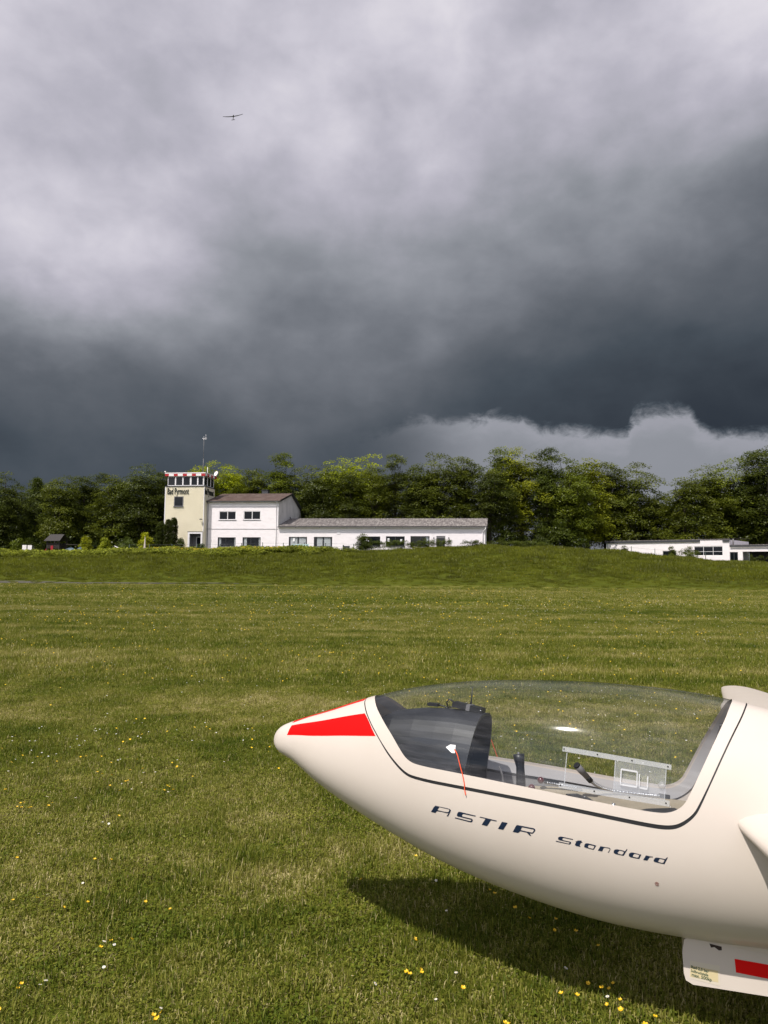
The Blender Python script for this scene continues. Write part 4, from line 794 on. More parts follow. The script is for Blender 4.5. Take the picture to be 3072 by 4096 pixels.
# green and white banner leaning on the fence
z = gz(-10.1, 88.0); bn = empty('banner', (-10.2, 88.0, z), -.03, 'pale green and white banner hung on the wire fence', 'banner')
b = MB(); nn = 16
for i in range(nn):
    f = lambda k: (-1.05 + 2.1 * k / nn, .03 * math.sin(k * .9), .03 * math.sin(k * .7)); p, q = f(i), f(i + 1); b.face([(p[0], p[1], .38 + p[2]), (q[0], q[1], .38 + q[2]), (q[0], q[1] + .02, 1.0 - q[2]), (p[0], p[1] + .02, 1.0 - p[2])], 0, True)
b.build('cloth', M_['banner'], bn); MB().tube([(-.9, -.02, .9), (-.1, -.02, .88)], .016, 4).tube([(-.95, -.02, .5), (-.5, -.02, .72), (-.2, -.02, .6)], .014, 4).build('printed_line', M_['letter'], bn)
MB().tube([(.72, -.04, .82), (.82, -.04, .9), (.9, -.04, .75), (.8, -.04, .55), (.72, -.04, .65), (.76, -.04, .85)], .03, 4).build('printed_emblem', M_['postgreen'], bn)
# two white boards at the left
for i, (x, lab) in enumerate(((-43.75, 'left one of two small white boards standing in the grass'), (-43.1, 'right one of two small white boards standing in the grass'))):
    z = gz(x, 87.5); w = empty('white_board', (x, 87.5, z + .25), 0, lab, 'board', 'two white boards on the bank'); MB().box(-.26, .26, -.03, .03, .32, 1.08).build('board', M_['checkwhite'], w, bevel=.01); MB().box(-.03, .03, .032, .07, -.2, .9).build('post', M_['gutter'], w)
# playground tower with roof and red slide
z = gz(-42.3, 93); pg = empty('play_tower', (-42.3, 93, z), -.2, 'dark wooden play tower with pitched roof and red slide', 'playhouse')
for x in (-.85, .85):
    for y in (-.75, .75): MB().box(x - .07, x + .07, y - .07, y + .07, -.2, 2.05).build('post', M_['wood'], pg)
MB().box(-.9, .9, -.8, .8, 1.0, 1.1).build('platform', M_['wood'], pg)
for y in (-.80, .80):
    for k in range(9): MB().box(-.78 + k * .175, -.65 + k * .175, y - .02, y + .02, 1.1, 1.7).build('board', M_['wood'], pg)
b = MB(); b.face([(-1.15, -1.1, 1.98), (1.15, -1.1, 1.98), (1.0, 0, 2.85), (-1.0, 0, 2.85)]); b.face([(1.15, 1.1, 1.98), (-1.15, 1.1, 1.98), (-1.0, 0, 2.85), (1.0, 0, 2.85)])
b.face([(-1.15, -1.1, 1.94), (1.15, -1.1, 1.94), (1.15, -1.1, 1.98), (-1.15, -1.1, 1.98)]); b.build('roof', mat('grey_shingle_roof', (.045, .040, .038), .9), pg)
MB().box(-.28, .06, -.86, -.82, .3, 1.35).build('ladder_panel', M_['slide'], pg)
b = MB(); sl = [(-.95, 1.05), (-1.35, .65), (-1.8, .25), (-2.1, .12)]
for (x0, z0), (x1, z1) in zip(sl, sl[1:]): b.face([(x0, -.5, z0), (x1, -.5, z1), (x1, -.1, z1), (x0, -.1, z0)]); b.face([(x0, -.5, z0), (x0, -.5, z0 + .15), (x1, -.5, z1 + .15), (x1, -.5, z1)]); b.face([(x0, -.1, z0), (x0, -.1, z0 + .15), (x1, -.1, z1 + .15), (x1, -.1, z1)])
b.build('slide', M_['slide'], pg)
MB().tube([(.9, 0, 1.55), (3.4, 0, 1.45)], .05).tube([(3.4, -.6, -.1), (3.4, 0, 1.5), (3.4, .6, -.1)], .05).build('swing_frame', M_['wood'], pg)
for i, (x, tl, lab) in enumerate(((-39.5, .25, 'left blue-grey round garden chair behind the crest'), (-38.3, .75, 'right blue-grey round garden chair, tilted, behind the crest'))):
    z = gz(x, 90.2); w = empty('garden_chair', (x, 90.2, z), .3, lab, 'chair', 'blue-grey garden chairs'); MB().lathe((0, 0, .55), [(.02, -.14), (.35, -.08), (.62, .06), (.66, .12)], 18, axis=(-tl, -.6, .8)).build('shell', M_['bluegrey'], w)
    MB().tube([(-.3, 0, 0), (-.2, 0, .45)], .03).tube([(.3, .2, 0), (.2, .1, .45)], .03).tube([(.1, -.3, 0), (.1, -.2, .45)], .03).build('legs', M_['gutter'], w)
z = gz(-29.8, 89.6); w = empty('closed_parasol', (-29.8, 89.6, z), 0, 'closed cream parasol standing upright left of the cypresses', 'parasol'); MB().tube([(0, 0, -.2), (0, 0, 2.3)], .025).build('pole', M_['gutter'], w)
MB().lathe((0, 0, .75), [(.17, 0), (.13, .3), (.10, .7), (.06, 1.2), (.01, 1.6)], 10).build('cloth', M_['parasol'], w)
z = gz(-32, 89.4); w = empty('hammock', (-32, 89.4, z), 0, 'white hammock slung low left of the closed parasol', 'hammock')
MB().tube([(-1.5, 0, 1.15), (-1.2, 0, .95), (-.6, 0, .72), (.2, 0, .6), (1.2, 0, .55)], [.02, .07, .10, .08, .02], 8).build('cloth', M_['checkwhite'], w); MB().tube([(-1.5, 0, -.1), (-1.5, 0, 1.2)], .03).tube([(1.25, 0, -.1), (1.25, 0, .7)], .03).build('stand', M_['gutter'], w)
# ------------------------------------------------------------------ parked glider
# body axes: s from nose to tail, w towards the camera, z up
GN = Vector((-0.48939, 3.36, 0.81795)); GA = Vector((0.92591, -0.37409, -0.05234)); GW = Vector((-0.3654, -0.92216, 0.12689)); GU = Vector((0.09573, 0.09837, 0.99054))
S0, Z0 = 2.2, -.72                                     # the thing's origin: where the main wheel meets the grass
gl = empty('glider', (0, 0, 0), 0, 'cream-white single-seat glider with red nose stripes and long clear canopy, cut by the right edge', 'glider')
m = Matrix((GA, -GW, GU)).transposed().to_4x4(); m.translation = GN + GA * S0 + GU * Z0; gl.matrix_world = m
KS = np.array([0, .03, .14, .28, .45, .65, .9, 1.2, 1.5, 1.8, 2.1, 2.5, 3.0, 3.6, 4.4, 5.4, 6.4])
HW = np.array([0, .0444, .0974, .1554, .2, .2449, .2851, .3149, .3251, .325, .3149, .29, .235, .165, .11, .075, .045])
ZT = np.array([0, .0537, .1073, .1645, .2374, .3074, .3631, .4031, .4227, .4198, .3789, .3221, .262, .215, .18, .16, .15])
ZB = np.array([0, -.0513, -.0910, -.1586, -.2256, -.2920, -.3602, -.4077, -.4278, -.4136, -.3818, -.3481, -.28, -.19, -.10, -.02, .04])
XK = np.sqrt(KS)
def pch(x, yk):
    m_ = np.gradient(yk, XK); i = np.clip(np.searchsorted(XK, x) - 1, 0, len(XK) - 2); h = XK[i + 1] - XK[i]; t = (x - XK[i]) / h
    return (2 * t**3 - 3 * t**2 + 1) * yk[i] + (t**3 - 2 * t**2 + t) * h * m_[i] + (-2 * t**3 + 3 * t**2) * yk[i + 1] + (t**3 - t**2) * h * m_[i + 1]
def hull0(s, th):
    q = np.sqrt(np.maximum(s, 0)); H = pch(q, HW); T = pch(q, ZT); B = pch(q, ZB); Mz = B + (T - B) * .46; c = np.cos(th); sn = np.sin(th)
    return np.stack([s, H * np.sign(c) * np.abs(c) ** .92, np.where(sn > 0, Mz + (T - Mz) * np.abs(sn) ** .97, Mz - (Mz - B) * np.abs(sn) ** .92)], -1)
def hull(s, th, off=0.):
    s = np.asarray(s, float); th = np.asarray(th, float); e = 4e-3; s1 = np.maximum(s - e, 1e-4); p = hull0(s, th)
    a = hull0(s + e, th) - hull0(s1, th); b = hull0(s, th + e) - hull0(s, th - e); n_ = np.cross(a, b); ln = np.linalg.norm(n_, axis=-1, keepdims=True)
    n_ = n_ / np.maximum(ln, 1e-12); tip = (s < .001)[..., None]; n_ = np.where(tip, np.array([-1., 0, 0]), n_)
    flip = np.sum(n_ * (p - np.stack([s + .02, 0 * s, pch(np.sqrt(np.maximum(s, 0)), (ZT + ZB) / 2)], -1)), -1, keepdims=True) < 0
    n_ = np.where(flip, -n_, n_); return p + n_ * off, n_
def gp(s, w, z): return Vector((s - S0, -w, z - Z0))     # body coordinates -> the thing's own space
def to_local(P): return np.stack([P[..., 0] - S0, -P[..., 1], P[..., 2] - Z0], -1)
SEAM= [(0.4493, 1.2638), (0.4861, 0.8913), (0.5323, 0.6164), (0.5821, 0.4089), (0.6348, 0.2298), (0.6846, 0.1088), (0.7298, 0.0349), (0.7726, 0.0145), (0.9799, 0.0365), (1.2052, 0.0475), (1.3163, 0.0475), (1.5057, 0.0396), (1.6373, 0.0286), (1.6885, 0.0365), (1.7208, 0.0679), (1.7549, 0.1371), (1.7729, 0.2141), (1.8157, 0.4576), (1.8656, 0.7845), (1.9041, 1.0831), (1.9261, 1.3973)]
GLASS= [(0.469, 1.4979), (0.5239, 0.9699), (0.5908, 0.6289), (0.6595, 0.3901), (0.7053, 0.2392), (0.7369, 0.1701), (0.7798, 0.1434), (0.9241, 0.1496), (1.2024, 0.1434), (1.2856, 0.1386), (1.4506, 0.1292), (1.5804, 0.1214), (1.6357, 0.1198), (1.6724, 0.1276), (1.6998, 0.1528), (1.7256, 0.2015), (1.7435, 0.2879), (1.7811, 0.5032), (1.8256, 0.7971), (1.8589, 1.0815), (1.889, 1.5859)]
RED= [(0.1011, 0.3288), (0.1074, 0.8741), (0.3151, 0.8175), (0.4952, 0.8112), (0.5396, 0.5739), (0.58, 0.4074), (0.3599, 0.4136)]
ASTIR= [([(0.8508, -0.2793), (0.8621, -0.2149), (0.8683, -0.1929), (0.9177, -0.1803), (0.928, -0.1819), (0.9319, -0.1913), (0.9293, -0.2118), (0.9216, -0.2636), (0.9152, -0.2668), (0.9229, -0.2291), (0.9126, -0.2338), (0.8961, -0.2369), (0.8758, -0.2463), (0.8696, -0.2731)], [(0.8847, -0.1945), (0.9216, -0.1866), (0.9254, -0.1898), (0.9229, -0.2133), (0.9152, -0.2228), (0.8961, -0.2291), (0.8771, -0.2338)]), ([(0.9564, -0.2149), (0.959, -0.1929), (0.9629, -0.1819), (0.9708, -0.1772), (1.0303, -0.1709), (1.0276, -0.1803), (0.9813, -0.1882), (0.9773, -0.1976), (0.976, -0.2133), (0.9786, -0.2165), (1.0156, -0.2118), (1.0183, -0.2181), (1.0183, -0.2306), (1.0156, -0.2448), (1.0103, -0.2511), (0.9486, -0.2605), (0.9499, -0.2495), (1.009, -0.2401), (1.0116, -0.2338), (1.013, -0.2275), (1.0116, -0.2228), (0.9656, -0.2291), (0.959, -0.2322), (0.9564, -0.2243)], []), ([(1.0464, -0.1678), (1.1089, -0.1631), (1.1075, -0.1709), (1.087, -0.1756), (1.0734, -0.2401), (1.0531, -0.2416), (1.0666, -0.1741), (1.0437, -0.1772)], []), ([(1.1282, -0.1615), (1.149, -0.1583), (1.1337, -0.2322), (1.1144, -0.2353)], []), ([(1.1686, -0.2275), (1.1798, -0.1646), (1.184, -0.1552), (1.2438, -0.1489), (1.2481, -0.1552), (1.2481, -0.1678), (1.2423, -0.1913), (1.238, -0.1992), (1.2294, -0.2008), (1.2352, -0.2212), (1.2294, -0.2212), (1.2195, -0.2008), (1.1953, -0.2039), (1.1883, -0.2243)], [(1.201, -0.1646), (1.2409, -0.1599), (1.2438, -0.1646), (1.2395, -0.1866), (1.2337, -0.1898), (1.1967, -0.1929)])]
STD= [([(1.328, -0.1929), (1.328, -0.1772), (1.3339, -0.1662), (1.3413, -0.1631), (1.3784, -0.1631), (1.3769, -0.1693), (1.3472, -0.1693), (1.3427, -0.1756), (1.3427, -0.1866), (1.3442, -0.1898), (1.3709, -0.1898), (1.3724, -0.1929), (1.3709, -0.2055), (1.3679, -0.2133), (1.3207, -0.2165), (1.3221, -0.2086), (1.3635, -0.2086), (1.3664, -0.2039), (1.3679, -0.1976), (1.365, -0.1961), (1.3324, -0.1976)], []), ([(1.3933, -0.1662), (1.4068, -0.1599), (1.4068, -0.1709), (1.4098, -0.1709), (1.4083, -0.1772), (1.4053, -0.1772), (1.4008, -0.2023), (1.4038, -0.2071), (1.4023, -0.2133), (1.3903, -0.2133), (1.3858, -0.2102), (1.3858, -0.2008), (1.3888, -0.1803), (1.3873, -0.1788), (1.3873, -0.1741), (1.3918, -0.1741)], []), ([(1.4158, -0.2023), (1.4173, -0.1866), (1.4203, -0.1756), (1.4264, -0.1709), (1.4476, -0.1725), (1.4506, -0.1741), (1.4552, -0.1756), (1.4476, -0.2118), (1.4446, -0.2133), (1.4203, -0.2102), (1.4173, -0.2086)], [(1.4309, -0.1819), (1.4461, -0.1803), (1.4491, -0.1851), (1.4461, -0.2039), (1.4415, -0.2071), (1.4309, -0.2055), (1.4279, -0.1976)]), ([(1.4689, -0.1725), (1.4827, -0.1725), (1.498, -0.1709), (1.5011, -0.1772), (1.5011, -0.1835), (1.4965, -0.2102), (1.4934, -0.2118), (1.4996, -0.1835), (1.4965, -0.1772), (1.4842, -0.1772), (1.4796, -0.1819), (1.475, -0.2118), (1.4613, -0.2118)], []), ([(1.5119, -0.1976), (1.5134, -0.1819), (1.5181, -0.1741), (1.5243, -0.1709), (1.5429, -0.1725), (1.5476, -0.1756), (1.5538, -0.1536), (1.5554, -0.1568), (1.5444, -0.2118), (1.5413, -0.2133), (1.5196, -0.2118), (1.5134, -0.2071)], [(1.5305, -0.1772), (1.5413, -0.1788), (1.5444, -0.1835), (1.5413, -0.2023), (1.5367, -0.2071), (1.5274, -0.2039), (1.5243, -0.1976)]), ([(1.56, -0.2008), (1.5616, -0.1851), (1.5663, -0.1772), (1.571, -0.1741), (1.5898, -0.1772), (1.5945, -0.1803), (1.5961, -0.1772), (1.5993, -0.1788), (1.593, -0.2149), (1.5898, -0.2165), (1.5663, -0.2149), (1.5616, -0.2102)], [(1.5773, -0.1819), (1.5898, -0.1819), (1.593, -0.1882), (1.5898, -0.2055), (1.5851, -0.2086), (1.5741, -0.2071), (1.5726, -0.1992)]), ([(1.6135, -0.1788), (1.6262, -0.1803), (1.6293, -0.1803), (1.6357, -0.1788), (1.6341, -0.1851), (1.6277, -0.1866), (1.6246, -0.1913), (1.6182, -0.2181), (1.6056, -0.2181)], []), ([(1.6373, -0.2086), (1.6405, -0.1913), (1.6436, -0.1835), (1.65, -0.1803), (1.6692, -0.1819), (1.6724, -0.1835), (1.6788, -0.1646), (1.6804, -0.1678), (1.6708, -0.2228), (1.6676, -0.2228), (1.6436, -0.2196), (1.6389, -0.2165)], [(1.6564, -0.1866), (1.6676, -0.1882), (1.6708, -0.1929), (1.6676, -0.2118), (1.6628, -0.2165), (1.6532, -0.2133), (1.6516, -0.2055)])]
def sym(pts, top_s0, top_s1):
    """closed outline over the top: near side, mirrored to the far side"""
    near_ = [(top_s0, PI / 2)] + [p for p in pts if p[1] < 1.44] + [(top_s1, PI / 2)]
    far_ = [(s, PI - t) for s, t in near_[1:-1]][::-1]; return near_ + far_
def smooth_poly(P, n=2, closed=True):
    for _ in range(n):
        Qp = []; L_ = len(P)
        for i in range(L_): a, b = P[i], P[(i + 1) % L_]; Qp += [(.75 * a[0] + .25 * b[0], .75 * a[1] + .25 * b[1]), (.25 * a[0] + .75 * b[0], .25 * a[1] + .75 * b[1])]
        P = Qp
    return P
K = .33
def dom(P): return [(s, t * K) for s, t in P]
def offset(P, d):
    """move an outline (domain metres) outward by d"""
    n_ = len(P); A_ = sum(P[i][0] * P[(i + 1) % n_][1] - P[(i + 1) % n_][0] * P[i][1] for i in range(n_)); sg = 1 if A_ > 0 else -1; out = []
    for i in range(n_):
        a, b, c = P[i - 1], P[i], P[(i + 1) % n_]; t = (c[0] - a[0], c[1] - a[1]); l = math.hypot(*t) or 1; dd = d(b) if callable(d) else d; out.append((b[0] + sg * t[1] / l * dd, b[1] - sg * t[0] / l * dd))
    return out
def inside(P, x, y):
    x = np.asarray(x); y = np.asarray(y); r = np.zeros(x.shape, bool); n_ = len(P)
    for i in range(n_):
        x0, y0 = P[i]; x1, y1 = P[(i + 1) % n_]
        if y0 == y1: continue
        r ^= ((y0 > y) != (y1 > y)) & (x < (x1 - x0) * (y - y0) / (y1 - y0) + x0)
    return r
def resample(P, d):
    out = []
    for i in range(len(P)):
        a, b = P[i], P[(i + 1) % len(P)]; l = math.hypot(b[0] - a[0], b[1] - a[1]); k = max(1, int(round(l / d))); out += [(a[0] + (b[0] - a[0]) * j / k, a[1] + (b[1] - a[1]) * j / k) for j in range(k)]
    return out
def seg_dist(P, x, y):
    a = np.array(P); b = np.roll(a, -1, 0); p = np.stack([x, y], -1)[:, None]; ab = (b - a)[None]; t = np.clip(((p - a) * ab).sum(-1) / np.maximum((ab ** 2).sum(-1), 1e-12), 0, 1); return np.linalg.norm(p - a - ab * t[..., None], axis=-1).min(1)
def patch(name, outer, holes, step, m_, parent, off=0., grid=None, solid=0., smooth=True, label=None):
    """part of the hull skin bounded by outlines in the (length, girth) plane"""
    loops_ = [outer] + holes; V = []; E = []
    for P in loops_: b = len(V); V += P; E += [(b + i, b + (i + 1) % len(P)) for i in range(len(P))]
    if grid is None:
        o_ = np.array(outer); gx = np.arange(o_[:, 0].min(), o_[:, 0].max(), step); gy = np.arange(o_[:, 1].min(), o_[:, 1].max(), step); gx, gy = np.meshgrid(gx, gy); gx, gy = gx.ravel(), gy.ravel()
    else: gx, gy = grid
    ok = inside(outer, gx, gy)
    for h in holes: ok &= ~inside(h, gx, gy)
    gx, gy = gx[ok], gy[ok]
    if len(gx):
        for P in loops_: k = seg_dist(P, gx, gy) > step * .45; gx, gy = gx[k], gy[k]
    V = V + list(zip(gx.tolist(), gy.tolist()))
    r = delaunay_2d_cdt([Vector(v) for v in V], E, [], 0, 1e-7); v2 = np.array([tuple(v) for v in r[0]]); F = np.array([f for f in r[2]])
    c = v2[F].mean(1); ok = inside(outer, c[:, 0], c[:, 1])
    for h in holes: ok &= ~inside(h, c[:, 0], c[:, 1])
    F = F[ok]; P3, N3 = hull(v2[:, 0], v2[:, 1] / K, off); P3 = to_local(P3); N3 = np.stack([N3[:, 0], -N3[:, 1], N3[:, 2]], -1)
    if len(F):
        fn = np.cross(P3[F[:, 1]] - P3[F[:, 0]], P3[F[:, 2]] - P3[F[:, 0]]); fl = (fn * N3[F[:, 0]]).sum(1) < 0; F[fl] = F[fl][:, ::-1]
    me = np_mesh(name, P3, F, [m_], smooth)
    if smooth: me.normals_split_custom_set_from_vertices(N3.tolist())
    o = link(name, me, parent)
    if label: o['label'] = label
    return o
seamP = resample(dom(smooth_poly(sym(SEAM, .447, 1.929))), .02); glassP = resample(dom(smooth_poly(sym(GLASS, .470, 1.889))), .02)
gap_ = lambda b: .0024 + .0024 * max(0., 1 - min(abs(b[1] / K), abs(PI - b[1] / K)) / .35)
so_, si_ = offset(seamP, gap_), offset(seamP, lambda b: -gap_(b))
# fuselage skin with a real opening for the canopy
rowsS = np.concatenate([np.array([.0004, .0015, .004, .008, .014, .022, .032, .045, .06, .08]), np.arange(.10, 2.6, .025), np.arange(2.6, 6.4, .12)])
gy_ = np.linspace(-PI / 2, 3 * PI / 2, 97) * K; gX, gY = np.meshgrid(rowsS, gy_[1:-1]); outer = [(0, gy_[0])] + [(s, gy_[0]) for s in rowsS] + [(6.4, y) for y in gy_] + [(s, gy_[-1]) for s in rowsS[::-1]] + [(0, y) for y in gy_[::-1][:-1]]
fus = patch('fuselage', outer, [so_], .012, M_['gel'], gl, grid=(gX.ravel(), gY.ravel()))
bm = bmesh.new(); bm.from_mesh(fus.data); bmesh.ops.remove_doubles(bm, verts=bm.verts, dist=2e-5); bm.to_mesh(fus.data); bm.free(); fus.data.polygons.foreach_set('use_smooth', [True] * len(fus.data.polygons))
patch('canopy_seal', so_, [si_], .02, M_['seal'], gl, off=-.002)
# canopy: glass, white frame, window
cn = patch('canopy_frame', si_, [glassP], .02, M_['gel'], gl, off=.0012)
cl_ = patch('frame_lining', offset(si_, .012), [offset(glassP, .010)], .02, mat('pale_grey_frame_paint', (.50, .485, .49), .5), cn, off=-.006)
hole = [(1.3385, .217), (1.3385, .454), (1.500, .446), (1.500, .212)]; hole = resample(dom([(s, t) for s, t in hole]), .02)
glass = patch('canopy_glass', offset(glassP, .006), [hole], .02, M_['plexi'], gl, off=-.0015)
def near_patch(nm, pts, m_, parent, off, step=.02, rs=.01): return patch(nm, resample(dom(pts), rs), [], step, m_, parent, off)
win = near_patch('sliding_window', [(1.502, .211), (1.502, .4435), (1.666, .4325), (1.663, .2046)], M_['plexiclear'], glass, .004)
def strip_s(nm, s0, t0, s1, t1, wd, m_, parent, off, thick=.004):
    """slim bar lying on the canopy from (s0,t0) to (s1,t1)"""
    b = MB(); n_ = 12; P = []
    for i in range(n_ + 1):
        f = i / n_; s, t = s0 + (s1 - s0) * f, t0 + (t1 - t0) * f; dl = math.hypot(s1 - s0, (t1 - t0) * K); ns, nt_ = -(t1 - t0) * K / dl, (s1 - s0) / dl
        q = [hull(s + ns * wd * k, t + nt_ * wd * k / K, off + o_)[0] for k, o_ in ((-.5, 0), (.5, 0), (.5, thick), (-.5, thick))]; P.append([gp(*x) for x in q])
    for a, c in zip(P, P[1:]):
        for k in range(4): b.face([a[k], a[(k + 1) % 4], c[(k + 1) % 4], c[k]])
    b.face(P[0]); b.face(P[-1][::-1]); return b.build(nm, m_, parent)
M_['rail'] = glassmat('acrylic_rail', (.88, .89, .90), .20, rough=.06)
for (s0, t0, s1, t1) in ((1.322, .480, 1.682, .450), (1.320, .201, 1.680, .193)):
    rl = strip_s('window_rail', s0, t0, s1, t1, .013, M_['rail'], glass, .001, .006)
    b = MB()
    for k in range(4):
        f = .015 + k / 3 * .955; s, t = s0 + (s1 - s0) * f, t0 + (t1 - t0) * f; p, n_ = hull(s, t, .0072); b.lathe(gp(*p), [(.0028, -.003), (.0028, .0), (.0002, .0004)], 8, axis=Vector((n_[0], -n_[1], n_[2])))
    b.build('screw', M_['black'], rl)
for (s0, t0, s1, t1) in ((1.3385, .218, 1.3385, .452), (1.503, .212, 1.503, .444), (1.664, .208, 1.666, .432)): strip_s('window_edge', s0, t0, s1, t1, .003, M_['rail'], glass, .002, .004)
M_['scoop'] = glassmat('acrylic_edge', (.85, .86, .87), .42, rough=.06)
scp = strip_s('air_scoop', 1.5243, .382, 1.576, .379, .004, M_['scoop'], glass, .005, .012)
for q in ((1.5243, .382, 1.5243, .274), (1.5243, .274, 1.577, .272), (1.577, .272, 1.576, .379), (1.584, .278, 1.583, .365), (1.610, .274, 1.610, .357), (1.584, .272, 1.610, .268)): strip_s('scoop_edge', *q, .004, M_['scoop'], scp, .005, .012)
pk, n_ = hull(1.6548, .310, .006); MB().lathe(gp(*pk), [(.012, -.002), (.012, .004), (.006, .010), (.0003, .011)], 14, axis=Vector((n_[0], -n_[1], n_[2]))).build('finger_knob', M_['rail'], win)
# red stripes on the nose and the navy lettering: thin foil on the skin
redP = [RED[0], RED[1], RED[2], RED[3], (.5335, .657 + .015), RED[5], RED[6]]; redP = [(.1011, .334), (.1074, .874), (.19, .850), (.2741, .836), (.351, .823), (.4241, .814), (.491, .811), (.521, .66), (.548, .52), (.574, .406), (.5085, .4025), (.4357, .4015), (.359, .4005), (.28, .398), (.19, .376)]
patch('red_stripe', resample(dom(redP), .015), [], .012, M_['red'], gl, off=.0007); patch('red_stripe', resample(dom([(s, PI - t) for s, t in redP]), .015), [], .012, M_['red'], gl, off=.0007)
def dens(P): return resample(dom(P), .004)
for o_, h_ in ASTIR + STD: patch('lettering', dens(o_), [dens(h_)] if h_ else [], .012, M_['navy'], gl, off=.0009, smooth=True)
tq = [(.10, 1.10), (.18, 1.26), (.27, 1.26), (.36, 1.26), (.444, 1.27)]; patch('red_stripe', resample(dom(tq + [(s, PI - t) for s, t in tq[::-1]]), .015), [], .012, M_['red'], gl, off=.0007, label='red stripe along the top of the nose')
# small round mark
pk, n_ = hull(1.650, -.405, .0008); ax = Vector((n_[0], -n_[1], n_[2])); b = MB()
b.lathe(gp(*pk), [(.0062, 0), (.0062, .0006), (.0048, .0006), (.0048, 0)], 20, axis=ax); b.lathe(gp(*pk), [(.0022, 0), (.0016, .001), (.0002, .0012)], 10, axis=ax); b.build('drain_mark', mat('reddish_mark', (.25, .07, .05), .6), gl)
# --- cockpit inside
def inner(nm, s0, s1, t0, t1, off, m_, ns=40, ntt=20, parent=gl):
    ss = np.linspace(s0, s1, ns); tt = np.linspace(t0, t1, ntt); S_, T_ = np.meshgrid(ss, tt); P, _ = hull(S_, T_, off); P = to_local(P).reshape(-1, 3)
    I_ = np.arange(ns * ntt).reshape(ntt, ns); Qd = np.stack([I_[:-1, :-1], I_[:-1, 1:], I_[1:, 1:], I_[1:, :-1]], -1).reshape(-1, 4); return link(nm, np_mesh(nm, P, Qd, [m_], True), parent)
inner('cockpit_lining', .42, 1.97, -PI - .02, .03, -.012, M_['cockdark'], 60, 50)
inner('cockpit_rim', .50, 1.86, PI - .0, PI + .15, -.024, M_['cockpit'], 50, 5); inner('cockpit_rim', .50, 1.86, PI + .17, PI + .32, -.020, M_['cockpit'], 50, 5)
inner('cockpit_rim', .50, 1.86, .0, -.33, -.020, M_['cockpit'], 50, 6)
# bulkhead behind the seat and headrest shelf
b = MB()
for (s_, a, c) in ((1.86, -.22, .22),): b.face([gp(1.80, -.27, -.05), gp(1.80, .27, -.05), gp(1.905, .20, .32), gp(1.93, 0, .385), gp(1.905, -.20, .32)]) if False else None
seat = MB(); n_ = 16
prof = [(1.02, -.15), (1.12, -.095), (1.30, -.072), (1.50, -.062), (1.66, -.053), (1.80, -.046)]
for (a, za), (c, zc_) in zip(prof, prof[1:]):
    for i in range(n_):
        w0, w1 = -.275 + .55 * i / n_, -.275 + .55 * (i + 1) / n_; k = lambda w_: .035 * (abs(w_) / .275) ** 3
        seat.face([gp(a, w0, za + k(w0)), gp(c, w0, zc_ + k(w0)), gp(c, w1, zc_ + k(w1)), gp(a, w1, za + k(w1))], 0, True)
seat.build('seat_cover', M_['beige'], gl)
b = MB(); cyc = []
for i in range(13): w_ = -.27 + .54 * i / 12; cyc.append((w_, -.05))
MB().tube([gp(1.02, -.2665, -.085), gp(1.4, -.272, -.06), gp(1.75, -.262, -.03)], .004, 6).build('cover_piping', M_['beige'], gl)
for P in ([(1.285, -.185, -.052), (1.325, -.225, -.050), (1.375, -.18, -.050), (1.43, -.085, -.055), (1.40, -.09, -.056), (1.34, -.15, -.055)], [(1.55, -.01, -.046), (1.60, -.10, -.040), (1.700, -.185, -.033), (1.712, -.165, -.033), (1.704, -.085, -.034), (1.64, -.01, -.042)]):
    b = MB(); top_ = [gp(*p) for p in P]; bot_ = [p - Vector((0, 0, .005)) for p in top_]; b.face(top_); b.face(bot_[::-1])
    for i in range(len(P)): k = (i + 1) % len(P); b.face([top_[i], bot_[i], bot_[k], top_[k]])
    st_ = b.build('harness_strap', M_['black'], gl)
    c = gp(P[2][0] - .014, P[2][1] + .006, P[2][2] + .001); MB().lathe(c, [(.0045, 0), (.0045, .001), (.001, .002)], 10).build('rivet', M_['steel'], st_)
MB().tube([gp(1.478, -.12, -.07), gp(1.478, -.12, -.045)], .007, 10).build('harness_bolt', M_['steel'], gl)
# glare cover with instrument panel
def arch(s, k, hw0, top, zb_, n_=28, sq=.62):
    out = []
    for i in range(n_ + 1):
        a = PI * i / n_; c, sn = math.cos(a), math.sin(a); out.append((s, k * hw0 * math.copysign(abs(c) ** sq, c), zb_ + (top - zb_) * sn ** (sq + .1)))
    return out
b = MB(); secs = [(.52, .150, .165, -.10), (.60, .172, .205, -.12), (.70, .186, .226, -.14), (.80, .197, .236, -.15), (.88, .204, .240, -.15), (.945, .207, .238, -.15)]
A_ = [[gp(*p) for p in arch(s + (0 if s < .9 else 0), 1, hw0, tp, zb_)] for s, hw0, tp, zb_ in secs]
lean_ = [Vector((.025 * max(0, min(1, (p.z + Z0 + .0) / .24)), 0, 0)) for p in A_[-1]]
A_[-1] = [p + l for p, l in zip(A_[-1], lean_)]; inn = [Vector((p.x - .001, p.y * .955, (p.z + Z0 - .0) * .955 - Z0)) for p in A_[-1]]; inn2 = [Vector((p.x - .07, p.y, p.z)) for p in inn]
for a, c in zip(A_, A_[1:]):
    for i in range(len(a) - 1): b.face([a[i], a[i + 1], c[i + 1], c[i]], 0, True)
for a, c in ((A_[-1], inn), (inn, inn2)):
    for i in range(len(a) - 1): b.face([a[i], a[i + 1], c[i + 1], c[i]], 0, False)
cov = b.build('glare_cover', M_['cover'], gl)
pm = MB(); pm.face([p - Vector((.0, 0, 0)) for p in inn2]); pnl = pm.build('instrument_panel', M_['black'], gl)
